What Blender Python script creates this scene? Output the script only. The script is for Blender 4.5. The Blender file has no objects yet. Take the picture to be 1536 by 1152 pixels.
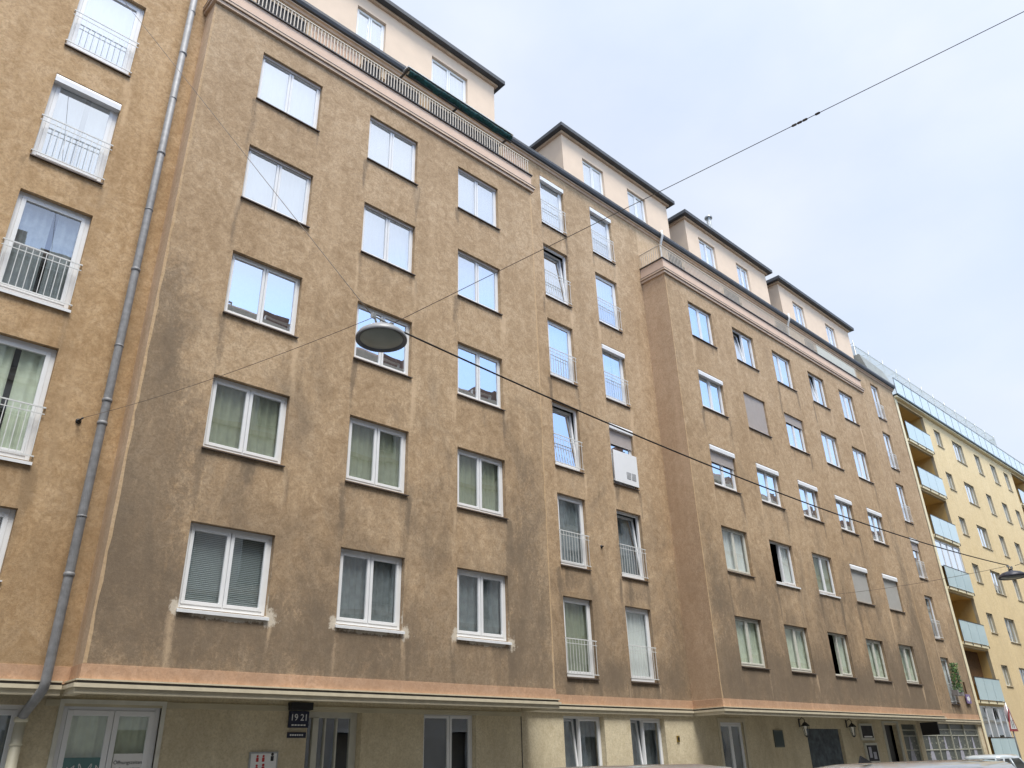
import bpy, bmesh, math, random
from mathutils import Vector, Matrix, noise as mnoise
random.seed(7)
C = bpy.context.scene.collection
D = bpy.data
SC = bpy.context.scene
R = math.radians

# ------------------------------------------------------------------ camera
YAW, PITCH, ROLL = 0.7641623, 0.45430584, -0.03171614
FPX = 1173.58
cam_d = D.cameras.new('camera'); cam = D.objects.new('camera', cam_d); C.objects.link(cam)
fwd = Vector((math.sin(YAW)*math.cos(PITCH), math.cos(YAW)*math.cos(PITCH), math.sin(PITCH)))
rt = Vector((math.cos(YAW), -math.sin(YAW), 0)); up = rt.cross(fwd)
rt2 = rt*math.cos(ROLL) + up*math.sin(ROLL); up2 = -rt*math.sin(ROLL) + up*math.cos(ROLL)
m = Matrix((rt2, up2, -fwd)).transposed().to_4x4(); m.translation = Vector((0, 0, 1.6))
cam.matrix_world = m
cam_d.sensor_width = 36; cam_d.lens = FPX/1536*36; cam_d.clip_start = .05; cam_d.clip_end = 3000
SC.camera = cam

# ------------------------------------------------------------------ light
SUN_EL, SUN_AZ = R(66), R(-16)        # azimuth measured from -y (over the street) towards +x
SC.view_settings.view_transform = 'Standard'; SC.view_settings.look = 'None'
SC.view_settings.gamma = 1; SC.view_settings.use_curve_mapping = False
SC.view_settings.exposure = 1.62
sd = D.lights.new('sun', 'SUN'); sun = D.objects.new('sun', sd); C.objects.link(sun)
sd.energy = 1.5; sd.angle = R(24); sd.color = (1, .965, .90)
sdir = Vector((math.sin(SUN_AZ)*math.cos(SUN_EL), -math.cos(SUN_AZ)*math.cos(SUN_EL), math.sin(SUN_EL)))
sun.rotation_euler = sdir.to_track_quat('Z', 'Y').to_euler()
sun.location = (0, 0, 60)

W = D.worlds.new('World'); SC.world = W; W.use_nodes = True
nt = W.node_tree; N = nt.nodes; Lk = nt.links
for n in list(N): N.remove(n)
out = N.new('ShaderNodeOutputWorld'); bg = N.new('ShaderNodeBackground'); bg.inputs[1].default_value = .1
sky = N.new('ShaderNodeTexSky'); sky.sky_type = 'NISHITA'; sky.sun_disc = False
sky.sun_elevation = SUN_EL; sky.sun_rotation = math.atan2(sdir.x, sdir.y)
sky.air_density = 1.0; sky.dust_density = 1.2; sky.ozone_density = 2.0
tc = N.new('ShaderNodeTexCoord')
mp = N.new('ShaderNodeMapping'); mp.inputs['Scale'].default_value = (1, 1, 1.9)
nz = N.new('ShaderNodeTexNoise'); nz.inputs['Scale'].default_value = 1.7; nz.inputs['Detail'].default_value = 7
nz.inputs['Roughness'].default_value = .52; nz.inputs['Distortion'].default_value = .35
cr = N.new('ShaderNodeValToRGB'); cr.color_ramp.elements[0].position = .30; cr.color_ramp.elements[1].position = .62
cr.color_ramp.elements[0].color = (.74, .74, .74, 1); cr.color_ramp.elements[1].color = (.97, .97, .97, 1)
nz2 = N.new('ShaderNodeTexNoise'); nz2.inputs['Scale'].default_value = 3.3; nz2.inputs['Detail'].default_value = 6
cc = N.new('ShaderNodeValToRGB')
cc.color_ramp.elements[0].position = .32; cc.color_ramp.elements[0].color = (2.50, 2.72, 3.12, 1)
cc.color_ramp.elements[1].position = .72; cc.color_ramp.elements[1].color = (2.95, 3.08, 3.28, 1)
mx = N.new('ShaderNodeMix'); mx.data_type = 'RGBA'
# bright patch of blue sky behind the viewer, above the roofs over the street
sx = N.new('ShaderNodeSeparateXYZ')
Lk.new(tc.outputs['Generated'], mp.inputs[0]); Lk.new(mp.outputs[0], nz.inputs['Vector']); Lk.new(mp.outputs[0], nz2.inputs['Vector'])
Lk.new(nz.outputs[0], cr.inputs[0]); Lk.new(nz2.outputs[0], cc.inputs[0])
Lk.new(tc.outputs['Generated'], sx.inputs[0])
def mathn(op, a, b=None, clamp=False):
    n = N.new('ShaderNodeMath'); n.operation = op; n.use_clamp = clamp
    for i, v in enumerate((a, b)):
        if v is None: continue
        if isinstance(v, (int, float)): n.inputs[i].default_value = v
        else: Lk.new(v, n.inputs[i])
    return n.outputs[0]
behind = mathn('MULTIPLY', mathn('SUBTRACT', -.25, sx.outputs[1]), 5, True)
low = mathn('MULTIPLY', mathn('SUBTRACT', .585, sx.outputs[2]), 14, True)
gap = mathn('SUBTRACT', 1, mathn('MULTIPLY', mathn('MULTIPLY', behind, low), .97))
Lk.new(mathn('MULTIPLY', cr.outputs[0], gap), mx.inputs[0])
sk2 = N.new('ShaderNodeVectorMath'); sk2.operation = 'SCALE'; sk2.inputs['Scale'].default_value = 1.15; Lk.new(sky.outputs[0], sk2.inputs[0]); Lk.new(sk2.outputs[0], mx.inputs[6]); Lk.new(cc.outputs[0], mx.inputs[7])
dt = N.new('ShaderNodeVectorMath'); dt.operation = 'DOT_PRODUCT'; Lk.new(tc.outputs['Generated'], dt.inputs[0]); dt.inputs[1].default_value = sdir
glow = mathn('ADD', 1, mathn('MULTIPLY', mathn('POWER', mathn('MAXIMUM', dt.outputs['Value'], 0), 2.5), .42))   # clouds are brighter round the veiled sun
vs_ = N.new('ShaderNodeVectorMath'); vs_.operation = 'SCALE'; Lk.new(mx.outputs[2], vs_.inputs[0]); Lk.new(glow, vs_.inputs['Scale'])
Lk.new(vs_.outputs[0], bg.inputs[0]); Lk.new(bg.outputs[0], out.inputs[0])

# ------------------------------------------------------------------ helpers
def tag(o, label=None, cat=None, group=None, kind=None):
    if label: o['label'] = label
    if cat: o['category'] = cat
    if group: o['group'] = group
    if kind: o['kind'] = kind
    return o
def empty(name, loc, label=None, cat=None, group=None, rz=0):
    o = D.objects.new(name, None); C.objects.link(o); o.location = loc; o.rotation_euler = (0, 0, rz)
    o.empty_display_size = .2
    return tag(o, label, cat, group)

class MB:
    """collects shapes, builds ONE mesh object"""
    def __init__(s): s.v = []; s.f = []; s.mi = []; s.sm = []
    def face(s, pts, mi=0, smooth=False):
        b = len(s.v); s.v += [tuple(p) for p in pts]; s.f.append(tuple(range(b, b+len(pts)))); s.mi.append(mi); s.sm.append(smooth)
    def mesh(s, vs, fs, mi=0, smooth=False):
        b = len(s.v); s.v += [tuple(p) for p in vs]
        for f in fs: s.f.append(tuple(b+i for i in f)); s.mi.append(mi); s.sm.append(smooth)
    def box(s, x0, x1, y0, y1, z0, z1, mi=0):
        if x1 < x0: x0, x1 = x1, x0
        if y1 < y0: y0, y1 = y1, y0
        if z1 < z0: z0, z1 = z1, z0
        s.mesh([(x0,y0,z0),(x1,y0,z0),(x1,y1,z0),(x0,y1,z0),(x0,y0,z1),(x1,y0,z1),(x1,y1,z1),(x0,y1,z1)],
               [(0,3,2,1),(4,5,6,7),(0,1,5,4),(1,2,6,5),(2,3,7,6),(3,0,4,7)], mi)
    def obox(s, c, dx, dy, dz, mi=0):
        c = Vector(c); dx = Vector(dx)/2; dy = Vector(dy)/2; dz = Vector(dz)/2
        vs = [c+a*dx+b*dy+e*dz for e in (-1,1) for a,b in ((-1,-1),(1,-1),(1,1),(-1,1))]
        s.mesh(vs, [(0,3,2,1),(4,5,6,7),(0,1,5,4),(1,2,6,5),(2,3,7,6),(3,0,4,7)], mi)
    def tube(s, pts, r, n=8, mi=0, caps=True, r_end=None):
        pts = [Vector(p) for p in pts]; rings = []; u = None
        for i, p in enumerate(pts):
            a = pts[max(i-1,0)]; b = pts[min(i+1,len(pts)-1)]
            d = (b-a).normalized()
            if u is None: u = d.orthogonal().normalized()
            else: u = (u-d*u.dot(d)).normalized()
            w = d.cross(u); rr = r if r_end is None else r+(r_end-r)*i/(len(pts)-1)
            rings.append([p+u*rr*math.cos(2*math.pi*k/n)+w*rr*math.sin(2*math.pi*k/n) for k in range(n)])
        vs = [v for g in rings for v in g]; fs = []
        for i in range(len(rings)-1):
            for k in range(n): fs.append((i*n+k, i*n+(k+1)%n, (i+1)*n+(k+1)%n, (i+1)*n+k))
        s.mesh(vs, fs, mi, True)
        if caps:
            s.face(rings[0][::-1], mi); s.face(rings[-1], mi)
    def lathe(s, c, prof, n=32, mi=0, ax=(0,0,1), smooth=True):
        c = Vector(c); ax = Vector(ax).normalized(); u = ax.orthogonal().normalized(); w = ax.cross(u)
        vs = []
        for r, h in prof:
            for k in range(n):
                a = 2*math.pi*k/n; vs.append(c+ax*h+u*r*math.cos(a)+w*r*math.sin(a))
        fs = [(i*n+k, i*n+(k+1)%n, (i+1)*n+(k+1)%n, (i+1)*n+k) for i in range(len(prof)-1) for k in range(n)]
        s.mesh(vs, fs, mi, smooth)
    def profile_x(s, x0, x1, prof, mi=0, mitre0=0, mitre1=0, y_ref=0):
        """extrude a closed (y,z) profile along x; mitre: x shift per unit of (y_ref-y) at the ends"""
        n = len(prof)
        a = [(x0-mitre0*(y_ref-y), y, z) for y, z in prof]; b = [(x1+mitre1*(y_ref-y), y, z) for y, z in prof]
        s.mesh(a+b, [(i, (i+1)%n, n+(i+1)%n, n+i) for i in range(n)], mi)
        s.face(a[::-1], mi); s.face(b, mi)
    def build(s, name, mats, parent=None, bevel=0, recalc=True):
        me = D.meshes.new(name); me.from_pydata(s.v, [], s.f)
        if not isinstance(mats, (list, tuple)): mats = [mats]
        for mt in mats: me.materials.append(mt)
        me.polygons.foreach_set('material_index', s.mi); me.polygons.foreach_set('use_smooth', s.sm)
        if recalc:
            bm = bmesh.new(); bm.from_mesh(me); bmesh.ops.remove_doubles(bm, verts=bm.verts, dist=1e-5) if not bevel else None
            bmesh.ops.recalc_face_normals(bm, faces=bm.faces); bm.to_mesh(me); bm.free()
        o = D.objects.new(name, me); C.objects.link(o)
        if parent is not None:
            o.parent = parent; o.matrix_parent_inverse = WM(parent).inverted()
        if bevel:
            b = o.modifiers.new('bevel', 'BEVEL'); b.width = bevel; b.segments = 2; b.limit_method = 'ANGLE'
        me.update(); return o
def WM(o):
    loc = Matrix.LocRotScale(o.location, o.rotation_euler, o.scale)
    return (WM(o.parent) @ o.matrix_parent_inverse @ loc) if o.parent else loc

# ------------------------------------------------------------------ materials
def newmat(name):
    mt = D.materials.new(name); mt.use_nodes = True
    return mt, mt.node_tree.nodes, mt.node_tree.links, mt.node_tree.nodes['Principled BSDF']
def setp(b, **k):
    for n, v in k.items(): b.inputs[n.replace('_', ' ')].default_value = v
def simple(name, col, rough=.6, metal=0, var=.06, scale=6, bump=0, bscale=60, spec=.5):
    mt, n, l, b = newmat(name); setp(b, Roughness=rough, Metallic=metal); b.inputs['Specular IOR Level'].default_value = spec
    t = n.new('ShaderNodeTexCoord'); z = n.new('ShaderNodeTexNoise'); z.inputs['Scale'].default_value = scale; z.inputs['Detail'].default_value = 6
    l.new(t.outputs['Object'], z.inputs['Vector'])
    r = n.new('ShaderNodeValToRGB'); r.color_ramp.elements[0].position = .3; r.color_ramp.elements[1].position = .7
    r.color_ramp.elements[0].color = tuple(max(0, c*(1-var)) for c in col)+(1,); r.color_ramp.elements[1].color = tuple(min(1, c*(1+var)) for c in col)+(1,)
    l.new(z.outputs[0], r.inputs[0]); l.new(r.outputs[0], b.inputs['Base Color'])
    if bump:
        z2 = n.new('ShaderNodeTexNoise'); z2.inputs['Scale'].default_value = bscale; z2.inputs['Detail'].default_value = 5
        l.new(t.outputs['Object'], z2.inputs['Vector'])
        bp = n.new('ShaderNodeBump'); bp.inputs['Strength'].default_value = bump; bp.inputs['Distance'].default_value = .02
        l.new(z2.outputs[0], bp.inputs['Height']); l.new(bp.outputs[0], b.inputs['Normal'])
    return mt

def plaster(name, light, mid, dark, grime, grime_amt=.6, z_lo=3.0, z_hi=12, streak=.3, bump=.5):
    """weathered scraped render: blotches, vertical run marks and soot patches with their own outline"""
    mt, n, l, b = newmat(name); setp(b, Roughness=.93); b.inputs['Specular IOR Level'].default_value = .15
    geo = n.new('ShaderNodeNewGeometry'); pos = geo.outputs['Position']
    def nz(scale, detail=6, rough=.6, mapscale=None, dist=0):
        z = n.new('ShaderNodeTexNoise'); z.inputs['Scale'].default_value = scale; z.inputs['Detail'].default_value = detail
        z.inputs['Roughness'].default_value = rough; z.inputs['Distortion'].default_value = dist
        if mapscale:
            m_ = n.new('ShaderNodeMapping'); m_.inputs['Scale'].default_value = mapscale; l.new(pos, m_.inputs[0]); l.new(m_.outputs[0], z.inputs['Vector'])
        else: l.new(pos, z.inputs['Vector'])
        return z.outputs[0]
    def mth(op, a, b_=None, clamp=False):
        q = n.new('ShaderNodeMath'); q.operation = op; q.use_clamp = clamp
        for i, v in enumerate((a, b_)):
            if v is None: continue
            if isinstance(v, (int, float)): q.inputs[i].default_value = v
            else: l.new(v, q.inputs[i])
        return q.outputs[0]
    def ramp(src, stops):
        r = n.new('ShaderNodeValToRGB'); e = r.color_ramp.elements
        while len(e) < len(stops): e.new(.5)
        for i, (p, c) in enumerate(stops): e[i].position = p; e[i].color = (c if len(c) == 4 else tuple(c)+(1,)) if isinstance(c, tuple) else (c, c, c, 1)
        l.new(src, r.inputs[0]); return r.outputs[0]
    def mix(f, a, b_, mode='MIX'):
        q = n.new('ShaderNodeMix'); q.data_type = 'RGBA'; q.blend_type = mode
        for i, v in ((0, f), (6, a), (7, b_)):
            if isinstance(v, (int, float)): q.inputs[i].default_value = v
            elif isinstance(v, tuple): q.inputs[i].default_value = v+(1,) if len(v) == 3 else v
            else: l.new(v, q.inputs[i])
        return q.outputs[2]
    big = nz(.33, 4, .55); blot = nz(3.4, 11, .78, dist=1.1); fine = nz(22, 4, .7); tiny = nz(75, 3, .6)
    base = ramp(mth('ADD', mth('MULTIPLY', blot, .72), mth('MULTIPLY', big, .28)), [(.385, dark), (.49, mid), (.59, light)])
    # scraped speckle
    base = mix(mth('MULTIPLY', ramp(fine, [(.46, 0.0), (.64, 1.0)]), .50), base, tuple(c*.70 for c in dark))
    base = mix(mth('MULTIPLY', ramp(nz(9, 5, .75), [(.52, 0.0), (.72, 1.0)]), .30), base, tuple(min(1, c*1.18) for c in light))
    base = mix(mth('MULTIPLY', ramp(nz(6.5, 12, .82, dist=.5), [(.505, 0.0), (.575, 1.0)]), .24), base, tuple(c*.80 for c in dark))
    base = mix(mth('MULTIPLY', ramp(nz(30, 6, .8, (1, 1, .6)), [(.53, 0.0), (.62, 1.0)]), .22), base, grime)
    # runs of water: pale and dark vertical marks
    st = nz(1.0, 5, .6, (2.6, 2.6, .16)); st2 = nz(1.0, 4, .6, (1.2, 1.2, .07))
    base = mix(mth('MULTIPLY', ramp(st, [(.54, 0.0), (.72, 1.0)]), streak), base, tuple(min(1, c*1.12) for c in light))
    base = mix(mth('MULTIPLY', ramp(st2, [(.30, 1.0), (.47, 0.0)]), streak*.9), base, tuple(c*.75 for c in dark))
    # soot patches, commonest on the lower floors
    sp = n.new('ShaderNodeSeparateXYZ'); l.new(pos, sp.inputs[0])
    h = mth('SUBTRACT', 1, mth('DIVIDE', mth('SUBTRACT', sp.outputs[2], z_lo), z_hi-z_lo), True)
    gn = nz(.75, 9, .7, (1, 1, .6), .8)
    g = ramp(mth('ADD', gn, mth('MULTIPLY', h, .34)), [(.60, 0.0), (.84, 1.0)])
    base = mix(mth('MULTIPLY', g, grime_amt), base, grime)
    def attr(nm):
        q = n.new('ShaderNodeAttribute'); q.attribute_name = nm; return q.outputs['Fac']
    rag = mth('ADD', mth('MULTIPLY', nz(3.6, 10, .8, (1, 1, .45), .5), .6), mth('MULTIPLY', nz(14, 8, .8), .4))
    sfac = ramp(mth('ADD', mth('MULTIPLY', attr('stain'), .30), rag), [(.565, 0.0), (.66, .75), (.84, 1.0)])
    base = mix(mth('MULTIPLY', sfac, mth('MULTIPLY', mth('MULTIPLY', attr('stain'), 2.0, True), .68)), base, grime)
    wfac = ramp(mth('ADD', mth('MULTIPLY', attr('wash'), .35), rag), [(.56, 0.0), (.74, 1.0)])
    base = mix(mth('MULTIPLY', wfac, mth('MULTIPLY', mth('MULTIPLY', attr('wash'), 2.5, True), .55)), base, tuple(min(1, c*1.12) for c in light))
    rfac = ramp(mth('ADD', attr('repair'), mth('MULTIPLY', mth('SUBTRACT', rag, .5), 3.4)), [(.36, 0.0), (.60, .9)])
    base = mix(mth('MULTIPLY', rfac, mth('MULTIPLY', attr('repair'), 6, True)), base, (.62, .55, .45))
    l.new(base, b.inputs['Base Color'])
    if bump:
        bp = n.new('ShaderNodeBump'); bp.inputs['Strength'].default_value = bump; bp.inputs['Distance'].default_value = .012
        l.new(mth('ADD', mth('MULTIPLY', fine, .7), mth('MULTIPLY', tiny, .5)), bp.inputs['Height']); l.new(bp.outputs[0], b.inputs['Normal'])
    return mt

M = {}
M['tan'] = plaster('tan_plaster', (.575, .43, .285), (.47, .335, .208), (.35, .24, .142), (.155, .122, .09), .58, streak=.22)
M['tan_left'] = plaster('ochre_plaster', (.60, .43, .265), (.50, .34, .19), (.39, .25, .132), (.25, .175, .105), .45)
M['return'] = plaster('reddish_plaster', (.64, .475, .33), (.57, .41, .275), (.50, .345, .22), (.34, .24, .16), .4, bump=.3)
M['return_pale'] = plaster('smooth_tan_plaster', (.70, .53, .38), (.64, .475, .325), (.56, .40, .265), (.34, .26, .18), .4, bump=.3)
M['edge'] = plaster('corner_plaster', (.60, .44, .28), (.55, .39, .235), (.47, .32, .18), (.4, .3, .2), .3, bump=.2)
M['terrace'] = plaster('cream_tan_plaster', (.62, .47, .32), (.56, .41, .265), (.50, .355, .215), (.38, .3, .2), .2)
M['parapet'] = simple('pink_cream_plaster', (.68, .50, .38), .9, var=.05, scale=3, bump=.25)
M['dormer'] = simple('dormer_cream_plaster', (.70, .55, .42), .9, var=.035, scale=2.2, bump=.2)
M['ground'] = plaster('beige_groundfloor_plaster', (.70, .62, .45), (.64, .555, .385), (.56, .475, .32), (.34, .28, .19), .45, z_lo=0, z_hi=4, streak=.22)
M['soffit'] = simple('soffit_plaster', (.52, .47, .34), .9, var=.1, scale=1.5, bump=.2)
M['band'] = plaster('orange_painted_band', (.70, .46, .31), (.63, .39, .245), (.54, .32, .19), (.36, .24, .165), .5, streak=.35, bump=.2)
M['mould'] = simple('cream_moulding', (.55, .49, .36), .8, var=.08)
M['cornice'] = simple('brown_cream_cornice', (.58, .44, .33), .8, var=.12, scale=4)
M['flash'] = simple('dark_metal_flashing', (.06, .055, .055), .45, .3, var=.2)
M['roofmetal'] = simple('dark_grey_roof_metal', (.065, .068, .075), .6, .1, var=.2, scale=2)
M['pvc'] = simple('white_window_frame', (.78, .79, .80), .35, var=.02)
M['pvc_old'] = simple('old_painted_wood_frame', (.62, .61, .54), .5, var=.08)
M['sillw'] = simple('white_sill', (.74, .75, .76), .4, var=.05)
M['silld'] = simple('dark_bronze_sill', (.10, .075, .06), .4, .4, var=.15)
M['rail'] = simple('white_painted_steel', (.66, .67, .66), .5, var=.06)
M['panel'] = simple('pale_balcony_cloth', (.52, .52, .46), .8, var=.05)
M['balus'] = simple('cream_balustrade_paint', (.60, .53, .44), .7, var=.06)
M['pipe'] = simple('grey_zinc_pipe', (.25, .25, .255), .6, .2, var=.18, scale=9)
M['pipec'] = simple('cream_cast_pipe', (.60, .56, .43), .5, var=.06)
M['curt_w'] = simple('white_curtain', (.88, .88, .87), .9, var=.03)
M['curt_g'] = simple('pale_green_curtain', (.72, .76, .62), .9, var=.10)
M['curt_o'] = simple('olive_grey_curtain', (.34, .36, .26), .9, var=.12)
M['curt_d'] = simple('grey_curtain', (.24, .265, .285), .9, var=.2)
M['blind'] = simple('grey_blind', (.30, .345, .36), .6, var=.06)
M['shut'] = simple('roller_shutter_slats', (.55, .50, .47), .6, var=.04)
M['shutg'] = simple('grey_roller_shutter_slats', (.50, .49, .46), .6, var=.04)
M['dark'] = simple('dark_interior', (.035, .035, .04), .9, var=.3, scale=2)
M['black'] = simple('black_painted_metal', (.02, .02, .022), .4, var=.2)
M['awn'] = simple('green_awning_fabric', (.004, .05, .052), .8, var=.8, scale=14)
M['patch'] = simple('fresh_repair_plaster', (.60, .52, .41), .9, var=.12, scale=9, bump=.3)
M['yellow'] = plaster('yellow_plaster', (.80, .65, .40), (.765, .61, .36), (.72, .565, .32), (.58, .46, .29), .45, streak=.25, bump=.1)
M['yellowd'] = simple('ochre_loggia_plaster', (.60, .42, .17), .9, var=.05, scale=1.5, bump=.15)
M['ycream'] = simple('pale_yellow_trim', (.80, .72, .50), .8, var=.03)
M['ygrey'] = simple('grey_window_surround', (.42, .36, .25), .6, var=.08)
M['concrete'] = simple('grey_green_parapet_metal', (.26, .27, .25), .7, var=.15, scale=4)
M['steel'] = simple('galvanised_steel', (.42, .44, .45), .4, .6, var=.1)
M['lampgrey'] = simple('lamp_grey_enamel', (.34, .35, .37), .45, .1, var=.1)
M['lampdark'] = simple('dark_lamp_enamel', (.05, .05, .07), .4, .1, var=.1)
M['doorm'] = simple('grey_brown_door_frame', (.52, .51, .44), .5, var=.08)
M['cable'] = simple('black_cable', (.025, .02, .018), .6, var=.2)
M['wire'] = simple('steel_wire', (.15, .12, .10), .6, .1, var=.2)

def glassmat(name, tint, refl, rough=.0, trans=1.0, wob=0):
    mt, n, l, b = newmat(name); n.remove(b); o = n['Material Output']
    t = n.new('ShaderNodeBsdfTransparent'); t.inputs[0].default_value = tint+(1,)
    g = n.new('ShaderNodeBsdfGlossy'); g.inputs['Roughness'].default_value = rough; g.inputs['Color'].default_value = (.94, .97, 1, 1)
    lw = n.new('ShaderNodeFresnel'); lw.inputs[0].default_value = 1.5
    m1 = n.new('ShaderNodeMath'); m1.operation = 'MULTIPLY_ADD'; m1.use_clamp = True
    m1.inputs[1].default_value = 1.6; m1.inputs[2].default_value = refl; l.new(lw.outputs[0], m1.inputs[0])
    gb = n.new('ShaderNodeNewGeometry'); bf = n.new('ShaderNodeMath'); bf.operation = 'SUBTRACT'; bf.inputs[0].default_value = 1; l.new(gb.outputs['Backfacing'], bf.inputs[1])
    m2 = n.new('ShaderNodeMath'); m2.operation = 'MULTIPLY'; l.new(m1.outputs[0], m2.inputs[0]); l.new(bf.outputs[0], m2.inputs[1])   # one reflection per pane, at its front
    mx_ = n.new('ShaderNodeMixShader'); l.new(m2.outputs[0], mx_.inputs[0]); l.new(t.outputs[0], mx_.inputs[1]); l.new(g.outputs[0], mx_.inputs[2])
    l.new(mx_.outputs[0], o.inputs[0])
    if wob:
        gp = n.new('ShaderNodeNewGeometry'); z = n.new('ShaderNodeTexNoise'); z.inputs['Scale'].default_value = 1.3; z.inputs['Detail'].default_value = 1
        l.new(gp.outputs['Position'], z.inputs['Vector']); bp = n.new('ShaderNodeBump'); bp.inputs['Strength'].default_value = wob; bp.inputs['Distance'].default_value = .05
        l.new(z.outputs[0], bp.inputs['Height']); l.new(bp.outputs[0], g.inputs['Normal'])
    return mt
M['glass'] = glassmat('window_glass', (.95, .97, .97), .60, wob=.03)
M['glass_lo'] = glassmat('dark_window_glass', (.97, .99, .98), .15, wob=.04)
M['glassbal'] = None
mt, n_, l_, b_ = newmat('frosted_blue_balcony_glass'); setp(b_, Base_Color=(.52, .67, .70, 1), Roughness=.18); M['glassbal'] = mt
b_.inputs['Coat Weight'].default_value = .6
def netmat():
    mt, n, l, b = newmat('pale_safety_netting'); o = n['Material Output']; setp(b, Base_Color=(.40, .45, .45, 1), Roughness=.8)
    t = n.new('ShaderNodeBsdfTransparent'); x = n.new('ShaderNodeMixShader'); x.inputs[0].default_value = .6
    l.new(t.outputs[0], x.inputs[1]); l.new(b.outputs[0], x.inputs[2]); l.new(x.outputs[0], o.inputs[0]); return mt
M['net'] = netmat()
M['frost'] = simple('frosted_terrace_glass', (.60, .70, .73), .25, var=.05)

# ------------------------------------------------------------------ wall with openings
def wall_grid(mb, x0, x1, z0, z1, y, holes, depth, mi=0, mi_rev=None, sub=0):
    """vertical sheet at y facing -y, with rectangular holes and reveals going back by depth"""
    mi_rev = mi if mi_rev is None else mi_rev
    xs = sorted({x0, x1, *[h[0] for h in holes], *[h[1] for h in holes]}); zs = sorted({z0, z1, *[h[2] for h in holes], *[h[3] for h in holes]})
    xs = [x for x in xs if x0-1e-6 <= x <= x1+1e-6]; zs = [z for z in zs if z0-1e-6 <= z <= z1+1e-6]
    if sub:
        def cut(q, st):
            o = []
            for a_, b_ in zip(q[:-1], q[1:]):
                k = max(1, round((b_-a_)/st)); o += [a_+(b_-a_)*t/k for t in range(k)]
            return o+[q[-1]]
        xs = cut(xs, sub); zs = cut(zs, sub*1.4); nx = len(xs); base = len(mb.v)
        mb.v += [(x, y, z) for z in zs for x in xs]
        for j in range(len(zs)-1):
            for i in range(nx-1):
                cx = (xs[i]+xs[i+1])/2; cz = (zs[j]+zs[j+1])/2
                if any(h[0] < cx < h[1] and h[2] < cz < h[3] for h in holes): continue
                q = base+j*nx+i; mb.f.append((q, q+1, q+nx+1, q+nx)); mb.mi.append(mi); mb.sm.append(False)
        xs = []
    for i in range(len(xs)-1):
        # merge runs in z
        run = None
        for j in range(len(zs)-1):
            cx = (xs[i]+xs[i+1])/2; cz = (zs[j]+zs[j+1])/2
            hole = any(h[0] < cx < h[1] and h[2] < cz < h[3] for h in holes)
            if hole:
                if run is not None: mb.face([(xs[i], y, run), (xs[i+1], y, run), (xs[i+1], y, zs[j]), (xs[i], y, zs[j])], mi); run = None
            elif run is None: run = zs[j]
        if run is not None: mb.face([(xs[i], y, run), (xs[i+1], y, run), (xs[i+1], y, zs[-1]), (xs[i], y, zs[-1])], mi)
    for a, b, c, d in holes:
        Y = y+depth
        mb.face([(a, y, c), (a, Y, c), (a, Y, d), (a, y, d)], mi_rev); mb.face([(b, Y, c), (b, y, c), (b, y, d), (b, Y, d)], mi_rev)
        mb.face([(a, y, d), (a, Y, d), (b, Y, d), (b, y, d)], mi_rev); mb.face([(a, Y, c), (a, y, c), (b, y, c), (b, Y, c)], mi_rev)

def stain_layers(o, holes, yface, sooty, repair=()):
    """dirt and wash marks that sit on the render: stored per vertex, broken up by noise in the material"""
    me = o.data; rnd = random.Random(len(me.vertices))
    runs = []
    for a, b, z0, z1 in holes:
        for x, sg in ((a-.05, -1), (b+.05, 1)):
            for q in range(2): runs.append((x+rnd.uniform(-.07, .07), z0-.02, rnd.uniform(.5, 2.4), rnd.uniform(.035, .09), rnd.uniform(.35, 1.0), rnd.random() < .42))
        for q in range(3): runs.append((rnd.uniform(a, b), z0-.06, rnd.uniform(.25, 1.1), rnd.uniform(.05, .16), rnd.uniform(.2, .6), rnd.random() < .3))
    dk = me.attributes.new('stain', 'FLOAT', 'POINT'); pl = me.attributes.new('wash', 'FLOAT', 'POINT'); rp = me.attributes.new('repair', 'FLOAT', 'POINT')
    D1 = []; P1 = []; R1 = []
    for v in me.vertices:
        x, y, z = v.co; d = p = r = 0.0
        if abs(y-yface) < .002:
            for rx_, rz_, ln, w, am, pale in runs:
                if z < rz_+.05 and z > rz_-ln:
                    dx = abs(x-rx_-.03*math.sin(z*3+rx_))
                    if dx < w*1.6:
                        k = am*max(0, 1-dx/(w*1.6))*(1-(rz_-z)/ln)**.6 if rz_ > z else 0
                        if pale: p += k
                        else: d += k
            for cx, cz, sx_, sz_, am in sooty:
                d += am*math.exp(-((x-cx)/sx_)**2-((z-cz)/sz_)**2)
            for a, b, z0 in repair:
                for cx, cz, sx_, sz_, am in ((a-.06, z0+.0, .10, .15, 1), (b+.06, z0-.06, .10, .14, 1), ((a+b)/2+.1, z0-.11, .75, .045, .8)):
                    r = max(r, am*(1.25-(abs((x-cx)/sx_)**2.5+abs((z-cz)/sz_)**2.5)**.4*.75))
        D1.append(min(d, 1.3)); P1.append(min(p, 1)); R1.append(max(0, min(r, 1)))
    dk.data.foreach_set('value', D1); pl.data.foreach_set('value', P1); rp.data.foreach_set('value', R1)

def tilt_quad(c, w, h, ax, az, th=.006):
    """pane box centred at c with tiny tilts ax (about x) az (about z)"""
    rx = Vector((math.cos(az), math.sin(az), 0)); rz = Vector((0, -math.sin(ax), math.cos(ax))); ry = rz.cross(rx)
    return c, rx*w, ry*th, rz*h

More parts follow.
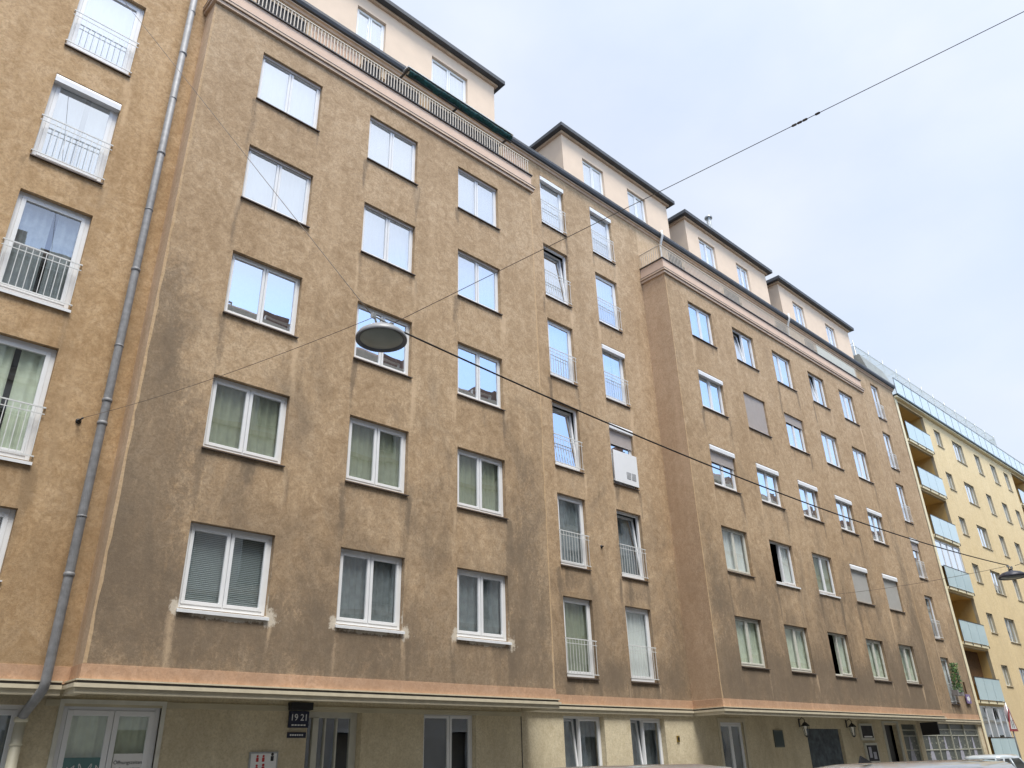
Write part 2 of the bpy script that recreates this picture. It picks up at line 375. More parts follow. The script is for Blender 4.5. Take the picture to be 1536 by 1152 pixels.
# ------------------------------------------------------------------ window
def window(bld, x0, x1, z0, z1, y, cur='w', n=2, rec=.13, sill='d', box=0, shut=0, rail=0, opn=None, tiltm=False, old=False, fw=.06, glass='glass', shcol='shut', board=False, mull=.5):
    fr = MB(); Y = y+rec; th = .07
    top = z1-(.0 if not box else 0)
    zt = z1
    # fixed outer frame
    fr.box(x0, x0+fw, Y, Y+th, z0, zt); fr.box(x1-fw, x1, Y, Y+th, z0, zt)
    fr.box(x0+fw, x1-fw, Y, Y+th, zt-fw, zt); fr.box(x0+fw, x1-fw, Y, Y+th, z0, z0+fw*1.2)
    spans = []
    if n == 1: spans = [(x0+fw, x1-fw)]
    else:
        xm = x0+(x1-x0)*mull; spans = [(x0+fw, xm-.008), (xm+.008, x1-fw)]
        fr.box(xm-.008, xm+.008, Y+.012, Y+th, z0+fw*1.2, zt-fw)
    pa = MB(); sw = fw*.95; open_leaves = []
    for i, (a, b) in enumerate(spans):
        if opn == i:                        # leaf swung inwards
            ang = R(62)*(1 if i == 0 else -1); hx = a if i == 0 else b; L = b-a
            d = Vector((math.cos(ang), abs(math.sin(ang)), 0)) if i == 0 else Vector((-math.cos(ang), abs(math.sin(ang)), 0))
            h0, h1 = z0+fw*1.2, zt-fw; nn = Vector((0, 0, 1)).cross(d)
            base = Vector((hx, Y+.05, 0))
            for t0, t1, q0, q1 in ((0, sw, h0, h1), (L-sw, L, h0, h1), (sw, L-sw, h0, h0+sw), (sw, L-sw, h1-sw, h1)):
                fr.obox(base+d*(t0+t1)/2+Vector((0, 0, (q0+q1)/2)), d*(t1-t0), nn*.05, (0, 0, q1-q0))
            pa.obox(base+d*L/2+Vector((0, 0, (h0+h1)/2)), d*(L-2*sw), nn*.006, (0, 0, h1-h0-2*sw))
            continue
        q0, q1 = z0+fw*1.2, zt-fw; yy = Y-.012
        if tiltm and i == (0 if n == 2 else 0):     # tilted (hopper) leaf leaning inwards at the top
            lean = .16; zc = (q0+q1)/2; dz = Vector((0, lean, q1-q0)); dzn = dz.normalized(); nn = Vector((0, -dzn.z, dzn.y))
            cc_ = Vector(((a+b)/2, Y+.03+lean/2, zc))
            H = dz.length
            for px, pw in ((-(b-a)/2+sw/2, sw), ((b-a)/2-sw/2, sw)): fr.obox(cc_+Vector((px, 0, 0)), (pw, 0, 0), nn*.05, dz)
            for sgn in (-1, 1): fr.obox(cc_+dzn*sgn*(H/2-sw/2), (b-a-2*sw, 0, 0), nn*.05, dzn*sw)
            pa.obox(cc_, (b-a-2*sw, 0, 0), nn*.006, dzn*(H-2*sw)); continue
        fr.box(a, a+sw, yy, yy+.06, q0, q1); fr.box(b-sw, b, yy, yy+.06, q0, q1)
        fr.box(a+sw, b-sw, yy, yy+.06, q1-sw, q1); fr.box(a+sw, b-sw, yy, yy+.06, q0, q0+sw)
        c = Vector(((a+b)/2, yy+.035, (q0+q1)/2))
        pa.obox(*tilt_quad(c, b-a-2*sw+.01, q1-q0-2*sw+.01, R(random.uniform(-.35, .35)), R(random.uniform(-.5, .5))))
    w = fr.build('window', M['pvc_old'] if old else M['pvc'], bld, bevel=.006)
    pa.build('pane', M[glass], w, recalc=True)
    # inside
    cu = MB(); yc = Y+(.34 if tiltm else .115); lo, hi = z0-.05, z1+.05
    if opn is not None and cur in 'wgso': cur = cur+'h'
    if cur[0] in 'wgso':
        m_ = {'w': 'curt_w', 'g': 'curt_g', 's': 'curt_d', 'o': 'curt_o'}[cur[0]]
        for (a, b) in [((x0+x1)/2+.02, x1+.4)] if cur[-1] == 'h' else ([(x0-.1, x1+.4)] if random.random() < .75 else [(x0-.1, x0+(x1-x0)*.52), (x0+(x1-x0)*.60, x1+.4)]):
            k = max(12, int((b-a)*30)); ph = random.uniform(0, 6); vs = []
            for i in range(k+1):
                x = a+(b-a)*i/k; o_ = .03*math.sin(ph+x*38+1.2*math.sin(x*7)); vs += [(x, yc+o_, lo), (x+.01*math.sin(x*11), yc+o_*.7, hi)]
            cu.mesh(vs, [(2*i, 2*i+2, 2*i+3, 2*i+1) for i in range(k)], 0, True)
        cu.build('curtain', M[m_], w, recalc=False)
    elif cur == 'b':
        z = lo
        while z < hi: cu.mesh([(x0-.05, yc, z), (x1+.3, yc, z), (x1+.3, yc+.012, z+.030), (x0-.05, yc+.012, z+.030)], [(0, 1, 2, 3)]); z += .034
        cu.build('blind', M['blind'], w, recalc=False)
    # sill
    s = MB(); e = .03; zz = z0-.0
    s.mesh([(x0-e, y-.05, zz-.03), (x1+e, y-.05, zz-.03), (x1+e, Y, zz+.012), (x0-e+.0, Y, zz+.012),
            (x0-e, y-.05, zz-.055 if sill == 'd' else zz-.085), (x1+e, y-.05, zz-.055 if sill == 'd' else zz-.085), (x1+e, Y, zz-.03), (x0-e, Y, zz-.03)],
           [(0, 1, 2, 3), (7, 6, 5, 4), (0, 4, 5, 1), (1, 5, 6, 2), (3, 7, 4, 0), (2, 6, 7, 3)])
    # keep the sheet inside the opening behind the wall face
    s.v = [(min(max(v[0], x0+.001), x1-.001), v[1], v[2]) if v[1] > y-.001 else v for v in s.v]
    if sill: s.build('sill', M['silld'] if sill == 'd' else M['sillw'], w)
    if box:      # roller shutter box: rounded white box in the head of the opening
        b = MB(); h = .22 if box == 1 else .2; pr = []
        for k in range(7):
            a = math.pi/2*k/6; pr.append((y-.035-.0+.12-.12*math.sin(a), z1-.10+.10*math.cos(a)))
        prof = [(y+.11, z1)]+pr+[(y-.03, z1-h), (y+.11, z1-h)]
        b.profile_x(x0+.005, x1-.005, prof); b.build('shutter_box', M['pvc'], w)
    if shut:
        b = MB(); z = z1-(.2 if box else .0); zb = z1-(z1-z0)*shut
        while z > zb:
            b.profile_x(x0+.03, x1-.03, [(Y-.035, z), (Y-.047, z-.01), (Y-.047, z-.035), (Y-.035, z-.045), (Y-.03, z-.045), (Y-.03, z)]); z -= .045
        b.build('roller_shutter', M[shcol], w)
    if rail:
        b = MB(); h = .98 if rail is True else rail; yr = y-.035
        b.box(x0-.03, x1+.03, yr-.008, yr+.008, z0+h-.012, z0+h+.012); b.box(x0-.03, x1+.03, yr-.007, yr+.007, z0+.07, z0+.09)
        b.box(x0-.03, x1+.03, yr-.006, yr+.006, z0+h-.13, z0+h-.115)
        k = int((x1-x0)/.115)
        for i in range(k+1):
            x = x0+.02+(x1-x0-.04)*i/k; b.box(x-.006, x+.006, yr-.0045, yr+.0045, z0+.075, z0+h)
        for x in (x0-.02, x1+.02):
            for z in (z0+.08, z0+h): b.box(x-.01, x+.01, yr, y, z-.01, z+.01)
        b.build('railing', M['rail'], w)
    return w

# ================================================================== SETTING
g = MB(); g.box(-400, 600, -400, 600, -1.0, -.02); tag(g.build('ground', simple('bare_ground', (.16, .15, .13), .95, var=.1, scale=.3)), kind='structure')
g = MB(); g.box(-80, 220, 1.2, 12.6, -.015, 0.0); tag(g.build('road', simple('asphalt', (.055, .055, .058), .85, var=.2, scale=3, bump=.4, bscale=90)), kind='structure')
g = MB(); g.box(-80, 220, 12.76, 15.8, -.015, .125); tag(g.build('pavement', simple('asphalt_pavement', (.22, .22, .21), .9, var=.15, scale=2, bump=.3)), kind='structure')
g = MB(); g.box(-80, 220, -1.5, 1.04, -.015, .125); tag(g.build('pavement', M_p := simple('asphalt_pavement_near', (.11, .11, .11), .9, var=.15, scale=2, bump=.3)), kind='structure')
kb = simple('granite_kerb', (.30, .29, .28), .8, var=.2, scale=20)
for (a, b) in ((12.6, 12.76), (1.04, 1.2)):
    g = MB(); x = -40
    while x < 120: g.box(x+.004, x+.996, a, b, -.015, .13); x += 1
    tag(g.build('kerb', kb), kind='structure')

# ================================================================== MAIN BUILDING
YA, YM, YL, YD = 14.08, 15.15, 14.61, 15.6
B1 = (3.95, 14.62); B2 = (21.78, 38.6); XR = 46.2; XL = -9.0
ZB = 2.98                       # underside of the upper floors
ZP = 18.52                      # foot of the terrace parapets
ZE = 21.34                      # eaves
bld = empty('apartment_building', (21, 18, 0), 'long tan weathered plaster apartment block with two projecting bays, cream dormers and beige ground floor', 'building')

# --- openings
A_cols = [(5.29, 6.96), (8.44, 10.06), (11.55, 13.15)]
B_cols = [(23.14, 24.75), (26.24, 27.87), (29.40, 31.0), (32.57, 34.13), (35.64, 37.16)]
AZ = lambda r: (4.25+3*(r-1), 5.79+3*(r-1))
MZ = lambda r: (3.71+3*(r-1), 5.83+3*(r-1))
LZ = lambda r: (3.48+3*(r-2), 5.65+3*(r-2))
M_cols = [(16.22, 17.44), (18.91, 20.14)]
M3_col = (43.02, 44.05)
L_cols = [(1.36, 2.64), (-2.6, -1.3), (-6.4, -5.1)]

def bay(x0, x1, cols, name='bay'):
    holes = [(a, b, *AZ(r)) for a, b in cols for r in range(1, 6)]
    mb = MB(); wall_grid(mb, x0, x1, ZB+.26, ZP, YA, holes, .15, sub=.075 if x0 < 10 else .1)
    for x, yb in ((x0, YL if x0 < 10 else YM), (x1, YM)):
        mb.face([(x, YA, ZB+.26), (x, yb, ZB+.26), (x, yb, ZP), (x, YA, ZP)], 1)
    mb.face([(x0, YA, ZB-.02), (x1, YA, ZB-.02), (x1, YM, ZB-.02), (x0, YM, ZB-.02)], 2)
    mb.face([(x0, YA, ZP), (x1, YA, ZP), (x1, YM, ZP), (x0, YM, ZP)], 2)
    # lighter bare corner strip of re-plastered edge, a few mm proud
    for x, sgn in ((x0, 1), (x1, -1)):
        k = 60; vs = []
        for i in range(k+1):
            z = ZB+.275+(ZP-ZB-.30)*i/k; wv = .05+.035*mnoise.noise(Vector((x, z*2.3, 0)))+.02*mnoise.noise(Vector((x, z*9, 4)))
            vs += [(x-sgn*.003, YA-.003, z), (x+sgn*wv, YA-.003, z)]
        mb.mesh(vs, [(2*i, 2*i+1, 2*i+3, 2*i+2) for i in range(k)], 3)
    return mb
hA = [(a, b, *AZ(r)) for a, b in A_cols for r in range(1, 6)]; hB = [(a, b, *AZ(r)) for a, b in B_cols for r in range(1, 6)]
o = bay(*B1, A_cols).build('bay', [M['tan'], M['return_pale'], M['soffit'], M['edge']], bld)
stain_layers(o, hA, YA, [(4.2, 6.2, 1.3, 2.6, .8), (4.1, 9.5, .55, 2.2, .55), (7.8, 3.9, 3.4, .9, .75), (13.7, 5.0, 1.0, 2.2, .7), (10.8, 7.5, .9, .8, .35), (7.4, 9.8, .6, .9, .35), (13.9, 8.4, .7, 2.0, .35), (5.6, 16.9, 1.3, .4, .2)], [(a, b, AZ(1)[0]) for a, b in A_cols])
o = bay(*B2, B_cols).build('bay', [M['tan'], M['return'], M['soffit'], M['edge']], bld)
stain_layers(o, hB, YA, [(23.5, 3.9, 3.5, .9, .8), (30, 4.0, 6, .9, .8), (36.5, 4.6, 2.6, 1.8, .8), (22.4, 6.5, .7, 2.6, .5), (31, 7.2, 5, .7, .4), (38.1, 8.0, .5, 5, .6), (28, 10, 1.5, .8, .3)])

# --- main wall plane between the bays and the end pieces
def seg(x0, x1, y, z0, z1, holes, mat, name='wall', depth=.15, sooty=None):
    mb = MB(); wall_grid(mb, x0, x1, z0, z1, y, holes, depth, sub=.1 if sooty is not None else 0); o = mb.build(name, mat, bld)
    if sooty is not None: stain_layers(o, holes, y, sooty)
    return o
seg(B1[1], B2[0], YM, ZB+.26, ZE, [(a, b, *MZ(r)) for a, b in M_cols for r in range(1, 7)], M['tan'], sooty=[(18, 3.8, 3.5, .5, .7), (16.8, 6.2, .8, .3, .4), (19.5, 6.2, .8, .3, .5), (21.2, 5, .7, 2.2, .4), (14.9, 6, .2, 4, .5)])
seg(B2[1], XR, YM, ZB+.26, ZE, [(*M3_col, *MZ(r)) for r in range(1, 7)], M['tan'], sooty=[(39.2, 9, .5, 6, .5), (42, 3.8, 3, .6, .4)])
seg(XL, B1[0], YL, ZB+.26, ZE, [(a, b, *LZ(r)) for a, b in L_cols for r in range(2, 8)], M['tan_left'], sooty=[(1, 3.7, 3.5, .5, .4), (3.6, 5, .2, 3, .3)])
t_doors1 = [(5.3, 6.6, 18.62, 20.75), (8.3, 9.6, 18.62, 20.75), (11.2, 13.0, 18.62, 20.75)]
t_doors2 = [(24.6, 25.9, 18.62, 20.75), (28.3, 29.6, 18.62, 20.75), (32.5, 33.8, 18.62, 20.75), (35.6, 36.8, 18.62, 20.75)]
seg(B1[0], B1[1], YM, ZP+.002, ZE, t_doors1, M['terrace'], 'terrace_wall')
seg(B2[0], B2[1], YM, ZP+.002, ZE, t_doors2, M['terrace'], 'terrace_wall')
mb = MB(); mb.face([(B1[0], YL, ZP), (B1[0], YM, ZP), (B1[0], YM, ZE), (B1[0], YL, ZE)]); mb.build('wall', M['terrace'], bld)

# gable end and roof masses
mb = MB()
mb.face([(XR, YM, 0), (XR, 27, 0), (XR, 27, ZE), (XR, YM, ZE)]); mb.face([(XL, YL, 0), (XL, 27, 0), (XL, 27, ZE), (XL, YL, ZE)]); mb.face([(XL, 27, 0), (XR, 27, 0), (XR, 27, ZE), (XL, 27, ZE)])
mb.build('gable_wall', M['terrace'], bld)
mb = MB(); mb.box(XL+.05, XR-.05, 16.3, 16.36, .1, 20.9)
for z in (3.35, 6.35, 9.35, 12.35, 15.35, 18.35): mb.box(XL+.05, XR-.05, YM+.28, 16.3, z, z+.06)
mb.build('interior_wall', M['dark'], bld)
mb = MB()      # pitched roof behind eaves
mb.mesh([(XL, 14.99, ZE+.22), (XR, 14.99, ZE+.22), (XR, 21, ZE+4.1), (XL, 21, ZE+4.1), (XL, 27.3, ZE+.3), (XR, 27.3, ZE+.3)], [(0, 1, 2, 3), (3, 2, 5, 4), (1, 5, 2), (0, 3, 4)])
mb.build('roof', M['roofmetal'], bld)

# --- eaves: cream soffit moulding and dark gutter
mb = MB()
def eave(x0, x1, y):
    mb.profile_x(x0, x1, [(y-.003, ZE-.12), (y-.04, ZE-.11), (y-.07, ZE-.05), (y-.13, ZE-.03), (y-.13, ZE), (y+.2, ZE)], 0)
    mb.profile_x(x0, x1, [(y-.06, ZE+.005), (y-.19, ZE+.03), (y-.23, ZE+.12), (y-.22, ZE+.235), (y-.03, ZE+.26), (y-.03, ZE+.005)], 1)
eave(B1[0]+.0, XR+.05, YM); eave(XL, B1[0]-.003, YL)
mb.build('eaves', [M['cornice'], M['roofmetal']], bld)

# --- string course between the floors and at bay foot
def string_course(x0, x1, y, ends, trim=(0, 0)):
    b = MB(); z = ZB
    e0, e1 = ends
    b.face([(x0, y-.012, z), (x1, y-.012, z), (x1, y-.012, z+.265), (x0, y-.012, z+.265)], 0)
    b.face([(x0, y-.012, z+.265), (x1, y-.012, z+.265), (x1, y+.01, z+.27), (x0, y+.01, z+.27)], 0)
    for flag, x in ((e0, x0), (e1, x1)):
        if flag:
            s_ = -1 if x == x0 else 1; yb = flag
            b.face([(x+s_*.012, y-.012, z), (x+s_*.012, yb, z), (x+s_*.012, yb, z+.265), (x+s_*.012, y-.012, z+.265)], 0)
            b.face([(x+s_*.012, y-.012, z+.265), (x+s_*.012, yb, z+.265), (x-s_*.002, yb, z+.27), (x-s_*.002, y-.012, z+.27)], 0)
            b.face([(x, y-.012, z), (x+s_*.012, y-.012, z), (x+s_*.012, y-.012, z+.265), (x, y-.012, z+.265)], 0)
    # metal flashing and moulding run round the foot: list of profile layers (out, z0, z1, mat)
    for outp, za, zb, mi in ((.07, z+.018, z+.04, 2), (.045, z-.025, z+.018, 3), (.095, z-.085, z-.025, 2), (.055, z-.17, z-.085, 2)):
        xa = x0+trim[0]-(outp if e0 else 0); xb = x1-trim[1]+(outp if e1 else 0)
        b.box(xa, xb, y-outp, y+.10, za, zb, mi)
        for flag, x, s_ in ((e0, x0, -1), (e1, x1, 1)):
            if flag: b.box(x+s_*outp, x-s_*.1, y+.10, flag-.003, za, zb, mi)
    b.build('string_course', [M['band'], M['flash'], M['mould'], M['flash']], bld)
string_course(*B1, YA, (YL, YM)); string_course(*B2, YA, (YM, YM))
string_course(B1[1]+.013, B2[0]-.013, YM, (0, 0), (.1, .1)); string_course(B2[1]+.013, XR, YM, (0, 0), (.1, 0)); string_course(XL, B1[0]-.013, YL, (0, 0), (0, .1))

# --- terrace parapets
def parapet(x0, x1, yL_):
    b = MB()
    def ring(o, za, zb, mi, inn=.16):
        b.box(x0-o, x1+o, YA-o, YA+inn, za, zb, mi)
        b.box(x0-o, x0+inn, YA+inn, yL_-.003, za, zb, mi); b.box(x1-inn, x1+o, YA+inn, YM-.003, za, zb, mi)
    ring(.07, ZP-.06, ZP+.035, 0); ring(.055, ZP+.035, ZP+.055, 1); ring(.11, ZP+.055, ZP+.13, 0); ring(.118, ZP+.13, ZP+.142, 1)
    ring(.02, ZP+.142, ZP+.62, 2); ring(.065, ZP+.62, ZP+.655, 1)
    b.build('parapet', [M['cornice'], M['flash'], M['parapet']], bld)
parapet(*B1, YM); parapet(*B2, YM)
def balustrade(x0, x1, panels=(), shade_sheets=(), solids=()):
    b = MB(); zb, zt = ZP+.66, ZP+1.32; y = YA+.05
    b.box(x0, x1, y-.02, y+.02, zt-.03, zt); b.box(x0, x1, y-.015, y+.015, zb+.06, zb+.08)
    x = x0+.03
    while x < x1:
        if not any(p0 < x < p1 for p0, p1 in panels): b.box(x-.014, x+.014, y-.010, y+.010, zb, zt-.03)
        x += .10
    for xx in (x0+.01, x1-.01):
        b.box(xx-.018, xx+.018, y+.02, YM-.002, zt-.03, zt); yy = y+.12
        while yy < YM-.05: b.box(xx-.008, xx+.008, yy-.009, yy+.009, zb, zt-.03); yy += .10
    o = b.build('balustrade', M['balus'], bld)
    for (p0, p1), mm in [(q, 'dark') for q in shade_sheets]+[(q, 'parapet') for q in solids]:  # dark sheets stand in for shade and open doors behind; cream ones are solid
        b = MB(); b.box(p0, p1, y+.05, y+.065, zb+.06, zt-.06); b.build('shade_and_solid_backing', M[mm], o)
    if panels:
        for p0, p1 in panels:
            b = MB(); b.box(p0, p1, y-.008, y+.008, zb+.04, zt-.05); b.build('privacy_panel', M['panel'], o)
balustrade(*B1, shade_sheets=((4.95, 6.35), (8.15, 8.75), (8.95, 10.1), (10.5, 13.3)), solids=((6.5, 8.05), (13.5, 14.5))); balustrade(*B2, panels=((34.3, 38.4),), shade_sheets=((22.4, 23.3), (26.3, 27.5), (30.6, 31.5), (33.3, 34.1)), solids=((23.5, 26.1), (27.7, 30.4)))

# --- dormers
def dormer(x0, x1, wins, i):
    b = MB(); z0, z1 = 21.3, 24.32
    holes = [(a, c, 22.2, 23.78) for a, c in wins]
    wall_grid(b, x0, x1, z0, z1, YD, holes, .14)
    b.face([(x0, YD, z0), (x0, 21, z0), (x0, 21, z1), (x0, YD, z1)]); b.face([(x1, YD, z0), (x1, 21, z0), (x1, 21, z1), (x1, YD, z1)])
    d = b.build('dormer', M['dormer'], bld)
    b = MB(); o = .3
    b.mesh([(x0-o, YD-o, z1+.07), (x1+o, YD-o, z1+.07), (x1+o, 21, z1+.07), (x0-o, 21, z1+.07), (x0-o, YD-o, z1+.24), (x1+o, YD-o, z1+.24), (x1+.0, 21, z1+.55), (x0, 21, z1+.55)],
           [(3, 2, 1, 0), (4, 5, 6, 7), (0, 1, 5, 4), (1, 2, 6, 5), (2, 3, 7, 6), (3, 0, 4, 7)], 0)
    b.box(x0-.10, x1+.10, YD-.10, 20.9, z1-.02, z1+.068, 1)
    b.build('dormer_roof', [M['roofmetal'], M['cornice']], d)
    for k, (a, c) in enumerate(wins):
        w = window(bld, a, c, 22.2, 23.78, YD, cur='w' if (i+k) % 3 else 's', rec=.10, sill='d')
random.seed(3)
dormer(-3.0, 14.5, [(8.55-6.5, 10.1-6.5), (8.62, 9.72), (11.62, 13.22)], 0)
dormer(18.12, 25.0, [(19.3, 20.6), (22.15, 23.4)], 1)
dormer(26.4, 33.5, [(27.4, 28.75), (30.6, 31.7)], 2)
dormer(34.75, 42.8, [(36.1, 37.3), (39.75, 40.9)], 3)
# grey sheet-metal upstand at the right end of the roof
b = MB(); b.mesh([(42.9, 15.0, 21.58), (46.15, 15.0, 21.58), (46.15, 16.2, 21.58), (42.9, 16.2, 21.58), (42.9, 15.3, 22.75), (46.0, 15.3, 22.6), (46.0, 16.2, 22.6), (42.9, 16.2, 22.75)],
   [(0, 1, 5, 4), (1, 2, 6, 5), (2, 3, 7, 6), (3, 0, 4, 7), (4, 5, 6, 7)]); b.build('roof_upstand', M['concrete'], bld)
# chimney flue
b = MB(); b.tube([(31.6, 17.2, 24.5), (31.6, 17.2, 27.9)], .13, 12); b.lathe((31.6, 17.2, 27.9), [(.13, 0), (.21, .02), (.21, .10), (.02, .24)], 14)
b.tube([(32.3, 17.4, 24.5), (32.3, 17.4, 27.3)], .06, 8); b.box(32.2, 32.4, 17.32, 17.48, 27.0, 27.3); b.build('chimney_flue', M['steel'], bld)
# white downpipe brackets crossing the eaves of the second terrace
for x in (23.2, 33.6):
    b = MB(); b.tube([(x, 14.86, 21.62), (x, 14.84, 21.35), (x+.05, 15.0, 21.1), (x+.05, 15.04, 20.8), (x+.05, 15.04, 18.7)], .05, 8); b.build('rainwater_pipe', M['rail'], bld)

# --- awning under the eaves of the first terrace
b = MB(); b.profile_x(9.85, 14.25, [(14.70, 21.02), (14.42, 20.99), (14.40, 20.93), (14.70, 20.95)], 0)
nseg = 44; vs = []
for i in range(nseg+1):
    x = 9.9+4.3*i/nseg; sag = .03*math.sin(x*5)+.02*math.sin(x*13)
    for t in range(7):
        a = t/6; vs.append((x, 14.52-.14*math.sin(math.pi*a)+.01*math.sin(x*31+a*4), 20.91-.22*a+sag*a))
b.mesh(vs, [(i*7+t, (i+1)*7+t, (i+1)*7+t+1, i*7+t+1) for i in range(nseg) for t in range(6)], 1, True)
b.box(9.86, 14.24, 14.50, 14.56, 20.67, 20.70, 2)
for x in (9.9, 12.0, 14.18): b.box(x-.03, x+.03, 14.5, 15.15, 20.86, 20.91, 2)
aw = b.build('awning', [M['steel'], M['awn'], M['black']], bld, recalc=False)

# --- windows
random.seed(11)
Acfg = {('A', 5): dict(cur='w'), ('A', 4): dict(cur='w'), ('A', 3): dict(cur='s'), ('A', 2): dict(cur='g'), ('A', 1): dict(cur='b')}
for ci, (a, b_) in enumerate(A_cols):
    for r in range(1, 6):
        cur = {5: 'w', 4: 'w', 3: 's', 2: 'o', 1: 'b'}[r]
        if r == 1 and ci > 0: cur = 's'
        window(bld, a, b_, *AZ(r), YA, cur=cur, sill='w' if r <= 1 else 'd', rec=.11, fw=.07 if r <= 2 else .055, glass='glass_lo' if r <= 2 else 'glass', shut=.05 if r in (5, 4) else 0)
Bcfg = {
 (0,5): dict(cur='w'), (0,4): dict(cur='w', box=1), (0,3): dict(cur='w', box=1, shut=.42), (0,2): dict(cur='w', old=True), (0,1): dict(cur='g', old=True),
 (1,5): dict(cur='s', tiltm=True), (1,4): dict(cur='w', shut=.98), (1,3): dict(cur='w', box=1), (1,2): dict(cur='w', opn=0), (1,1): dict(cur='g', old=True),
 (2,5): dict(cur='w', mull=.42), (2,4): dict(cur='w', shut=.24), (2,3): dict(cur='w', box=1), (2,2): dict(cur='o'), (2,1): dict(cur='g', opn=0, old=True),
 (3,5): dict(cur='s', tiltm=True), (3,4): dict(cur='w'), (3,3): dict(cur='s', box=1), (3,2): dict(cur='w', box=1, shut=.98, shcol='shutg'), (3,1): dict(cur='g', old=True),
 (4,5): dict(cur='s'), (4,4): dict(cur='w'), (4,3): dict(cur='w', box=1), (4,2): dict(cur='w', box=1, shut=.98, shcol='shutg'), (4,1): dict(cur='g', old=True)}
for (ci, r), k in Bcfg.items():
    window(bld, *B_cols[ci], *AZ(r), YA, rec=.11, sill='w' if r == 2 and ci in (1, 2) else 'd', glass='glass' if r > 2 else 'glass_lo', **k)
Mcfg = {(0,6): dict(cur='w', box=1), (0,5): dict(cur='w', tiltm=True), (0,4): dict(cur='w'), (0,3): dict(cur='s', tiltm=True), (0,2): dict(cur='s'), (0,1): dict(cur='o'),
        (1,6): dict(cur='w', box=1), (1,5): dict(cur='w'), (1,4): dict(cur='w', box=1), (1,3): dict(cur='s', box=1, shut=.34, board=True), (1,2): dict(cur='s', tiltm=True), (1,1): dict(cur='w', shut=.0)}
for (ci, r), k in Mcfg.items():
    w = window(bld, *M_cols[ci], *MZ(r), YM, n=1, rec=.11, rail=True, sill='d', fw=.075, glass='glass' if r > 2 else 'glass_lo', **k)
    if k.get('board'):
        a, c = M_cols[ci]; z0 = MZ(r)[0]; b = MB(); b.box(a+.01, c-.01, YM-.075, YM-.055, z0+.04, z0+1.12, 0)
        for q in (.62, .88):
            b.box(a+q, a+q+.20, YM-.079, YM-.0752, z0+.22, z0+.46, 1)
            for t in range(3): b.box(a+q+.02+.06*t, a+q+.045+.06*t, YM-.082, YM-.0792, z0+.23, z0+.45, 0)
        b.build('balcony_board', [M['pvc'], M['black']], w)
for r in range(1, 7): window(bld, *M3_col, *MZ(r), YM, n=1, rec=.11, rail=.9, cur='w' if r not in (2, 3) else 's', glass='glass' if r > 1 else 'glass_lo', box=1 if r == 3 else 0, shut=.3 if r == 3 else 0)
Lcfg = {7: dict(cur='w'), 6: dict(cur='w'), 5: dict(cur='w', box=1), 4: dict(cur='s'), 3: dict(cur='g'), 2: dict(cur='w')}
for ci, (a, b_) in enumerate(L_cols):
    for r, k in Lcfg.items():
        window(bld, a, b_, *LZ(r), YL, n=1, rec=.10, rail=.98, fw=.08, glass='glass' if r > 4 else 'glass_lo', sill='w' if r in (3, 4) else 'd', **k)
for a, c, z0, z1 in t_doors1+t_doors2: window(bld, a, c, z0, z1, YM, cur='s', rec=.10, glass='glass_lo', sill='')

# --- ground floor
GW = [(3.17-1.9, 3.55, .95, 2.71, 'w0'), (4.10, 5.70, .85, 2.74, 'w1'), (8.61, 9.88, .12, 2.74, 'door'), (11.5, 13.03, .9, 2.75, 'w2'),
      (16.01, 17.61, .95, 2.75, 't1'), (18.72, 20.29, .95, 2.74, 't2'), (23.14, 24.48, .95, 2.67, 'w3'), (28.57, 31.22, .12, 2.52, 'gate'),
      (35.0, 36.3, .12, 2.70, 'door2'), (36.75, 38.3, .45, 2.74, 'shop0')]
SHOP = (38.75, 45.75, .35, 2.80)
yg = YM+.03
seg(XL, XR, yg, .0, ZB+.26, [g_[:4] for g_ in GW]+[SHOP], M['ground'], 'ground_floor_wall', .2, sooty=[(18, .9, 20, .5, .5), (14.6, 2, .3, 1.5, .5), (22.5, 1.5, .8, 1.0, .4)])
b = MB(); b.box(B1[0]-.13+XL*0, 14.49, yg-.022, yg-.002, 2.70, 2.80); b.box(14.485, 14.50, yg-.012, yg-.001, .2, 2.8, 1); b.build('wall_joint', [M['soffit'], M['flash']], bld)
wi = window(bld, *GW[0][:4], yg, cur='s', rec=.07, glass='glass_lo', sill='w', old=False, fw=.08)
w1 = window(bld, *GW[1][:4], yg, cur='g', rec=.05, glass='glass_lo', sill='w', fw=.09, mull=.52)
b = MB(); a, c, z0, z1 = GW[1][:4]
for (xa, xb, za, zb) in ((a-.07, a, z0, z1+.07), (c, c+.07, z0, z1+.07), (a, c, z1, z1+.07)): b.box(xa, xb, yg-.03, yg+.05, za, zb)
b.build('window_surround', M['pvc_old'], w1)
window(bld, *GW[3][:4], yg, cur='n', rec=.14, glass='glass_lo', sill='d', mull=.55)
window(bld, *GW[4][:4], yg, cur='s', rec=.16, glass='glass_lo', sill='d', tiltm=True, mull=.45)
window(bld, *GW[5][:4], yg, cur='s', rec=.16, glass='glass_lo', sill='d', tiltm=True, mull=.45)
w3 = window(bld, *GW[6][:4], yg, cur='n', rec=.08, glass='glass_lo', sill='w', mull=.5)
b = MB(); a, c, z0, z1 = GW[6][:4]
for (xa, xb, za, zb) in ((a-.12, a, z0, z1+.12), (c, c+.12, z0, z1+.12), (a, c, z1, z1+.12)): b.box(xa, xb, yg-.02, yg+.02, za, zb)
b.build('window_surround', M['mould'], w3)
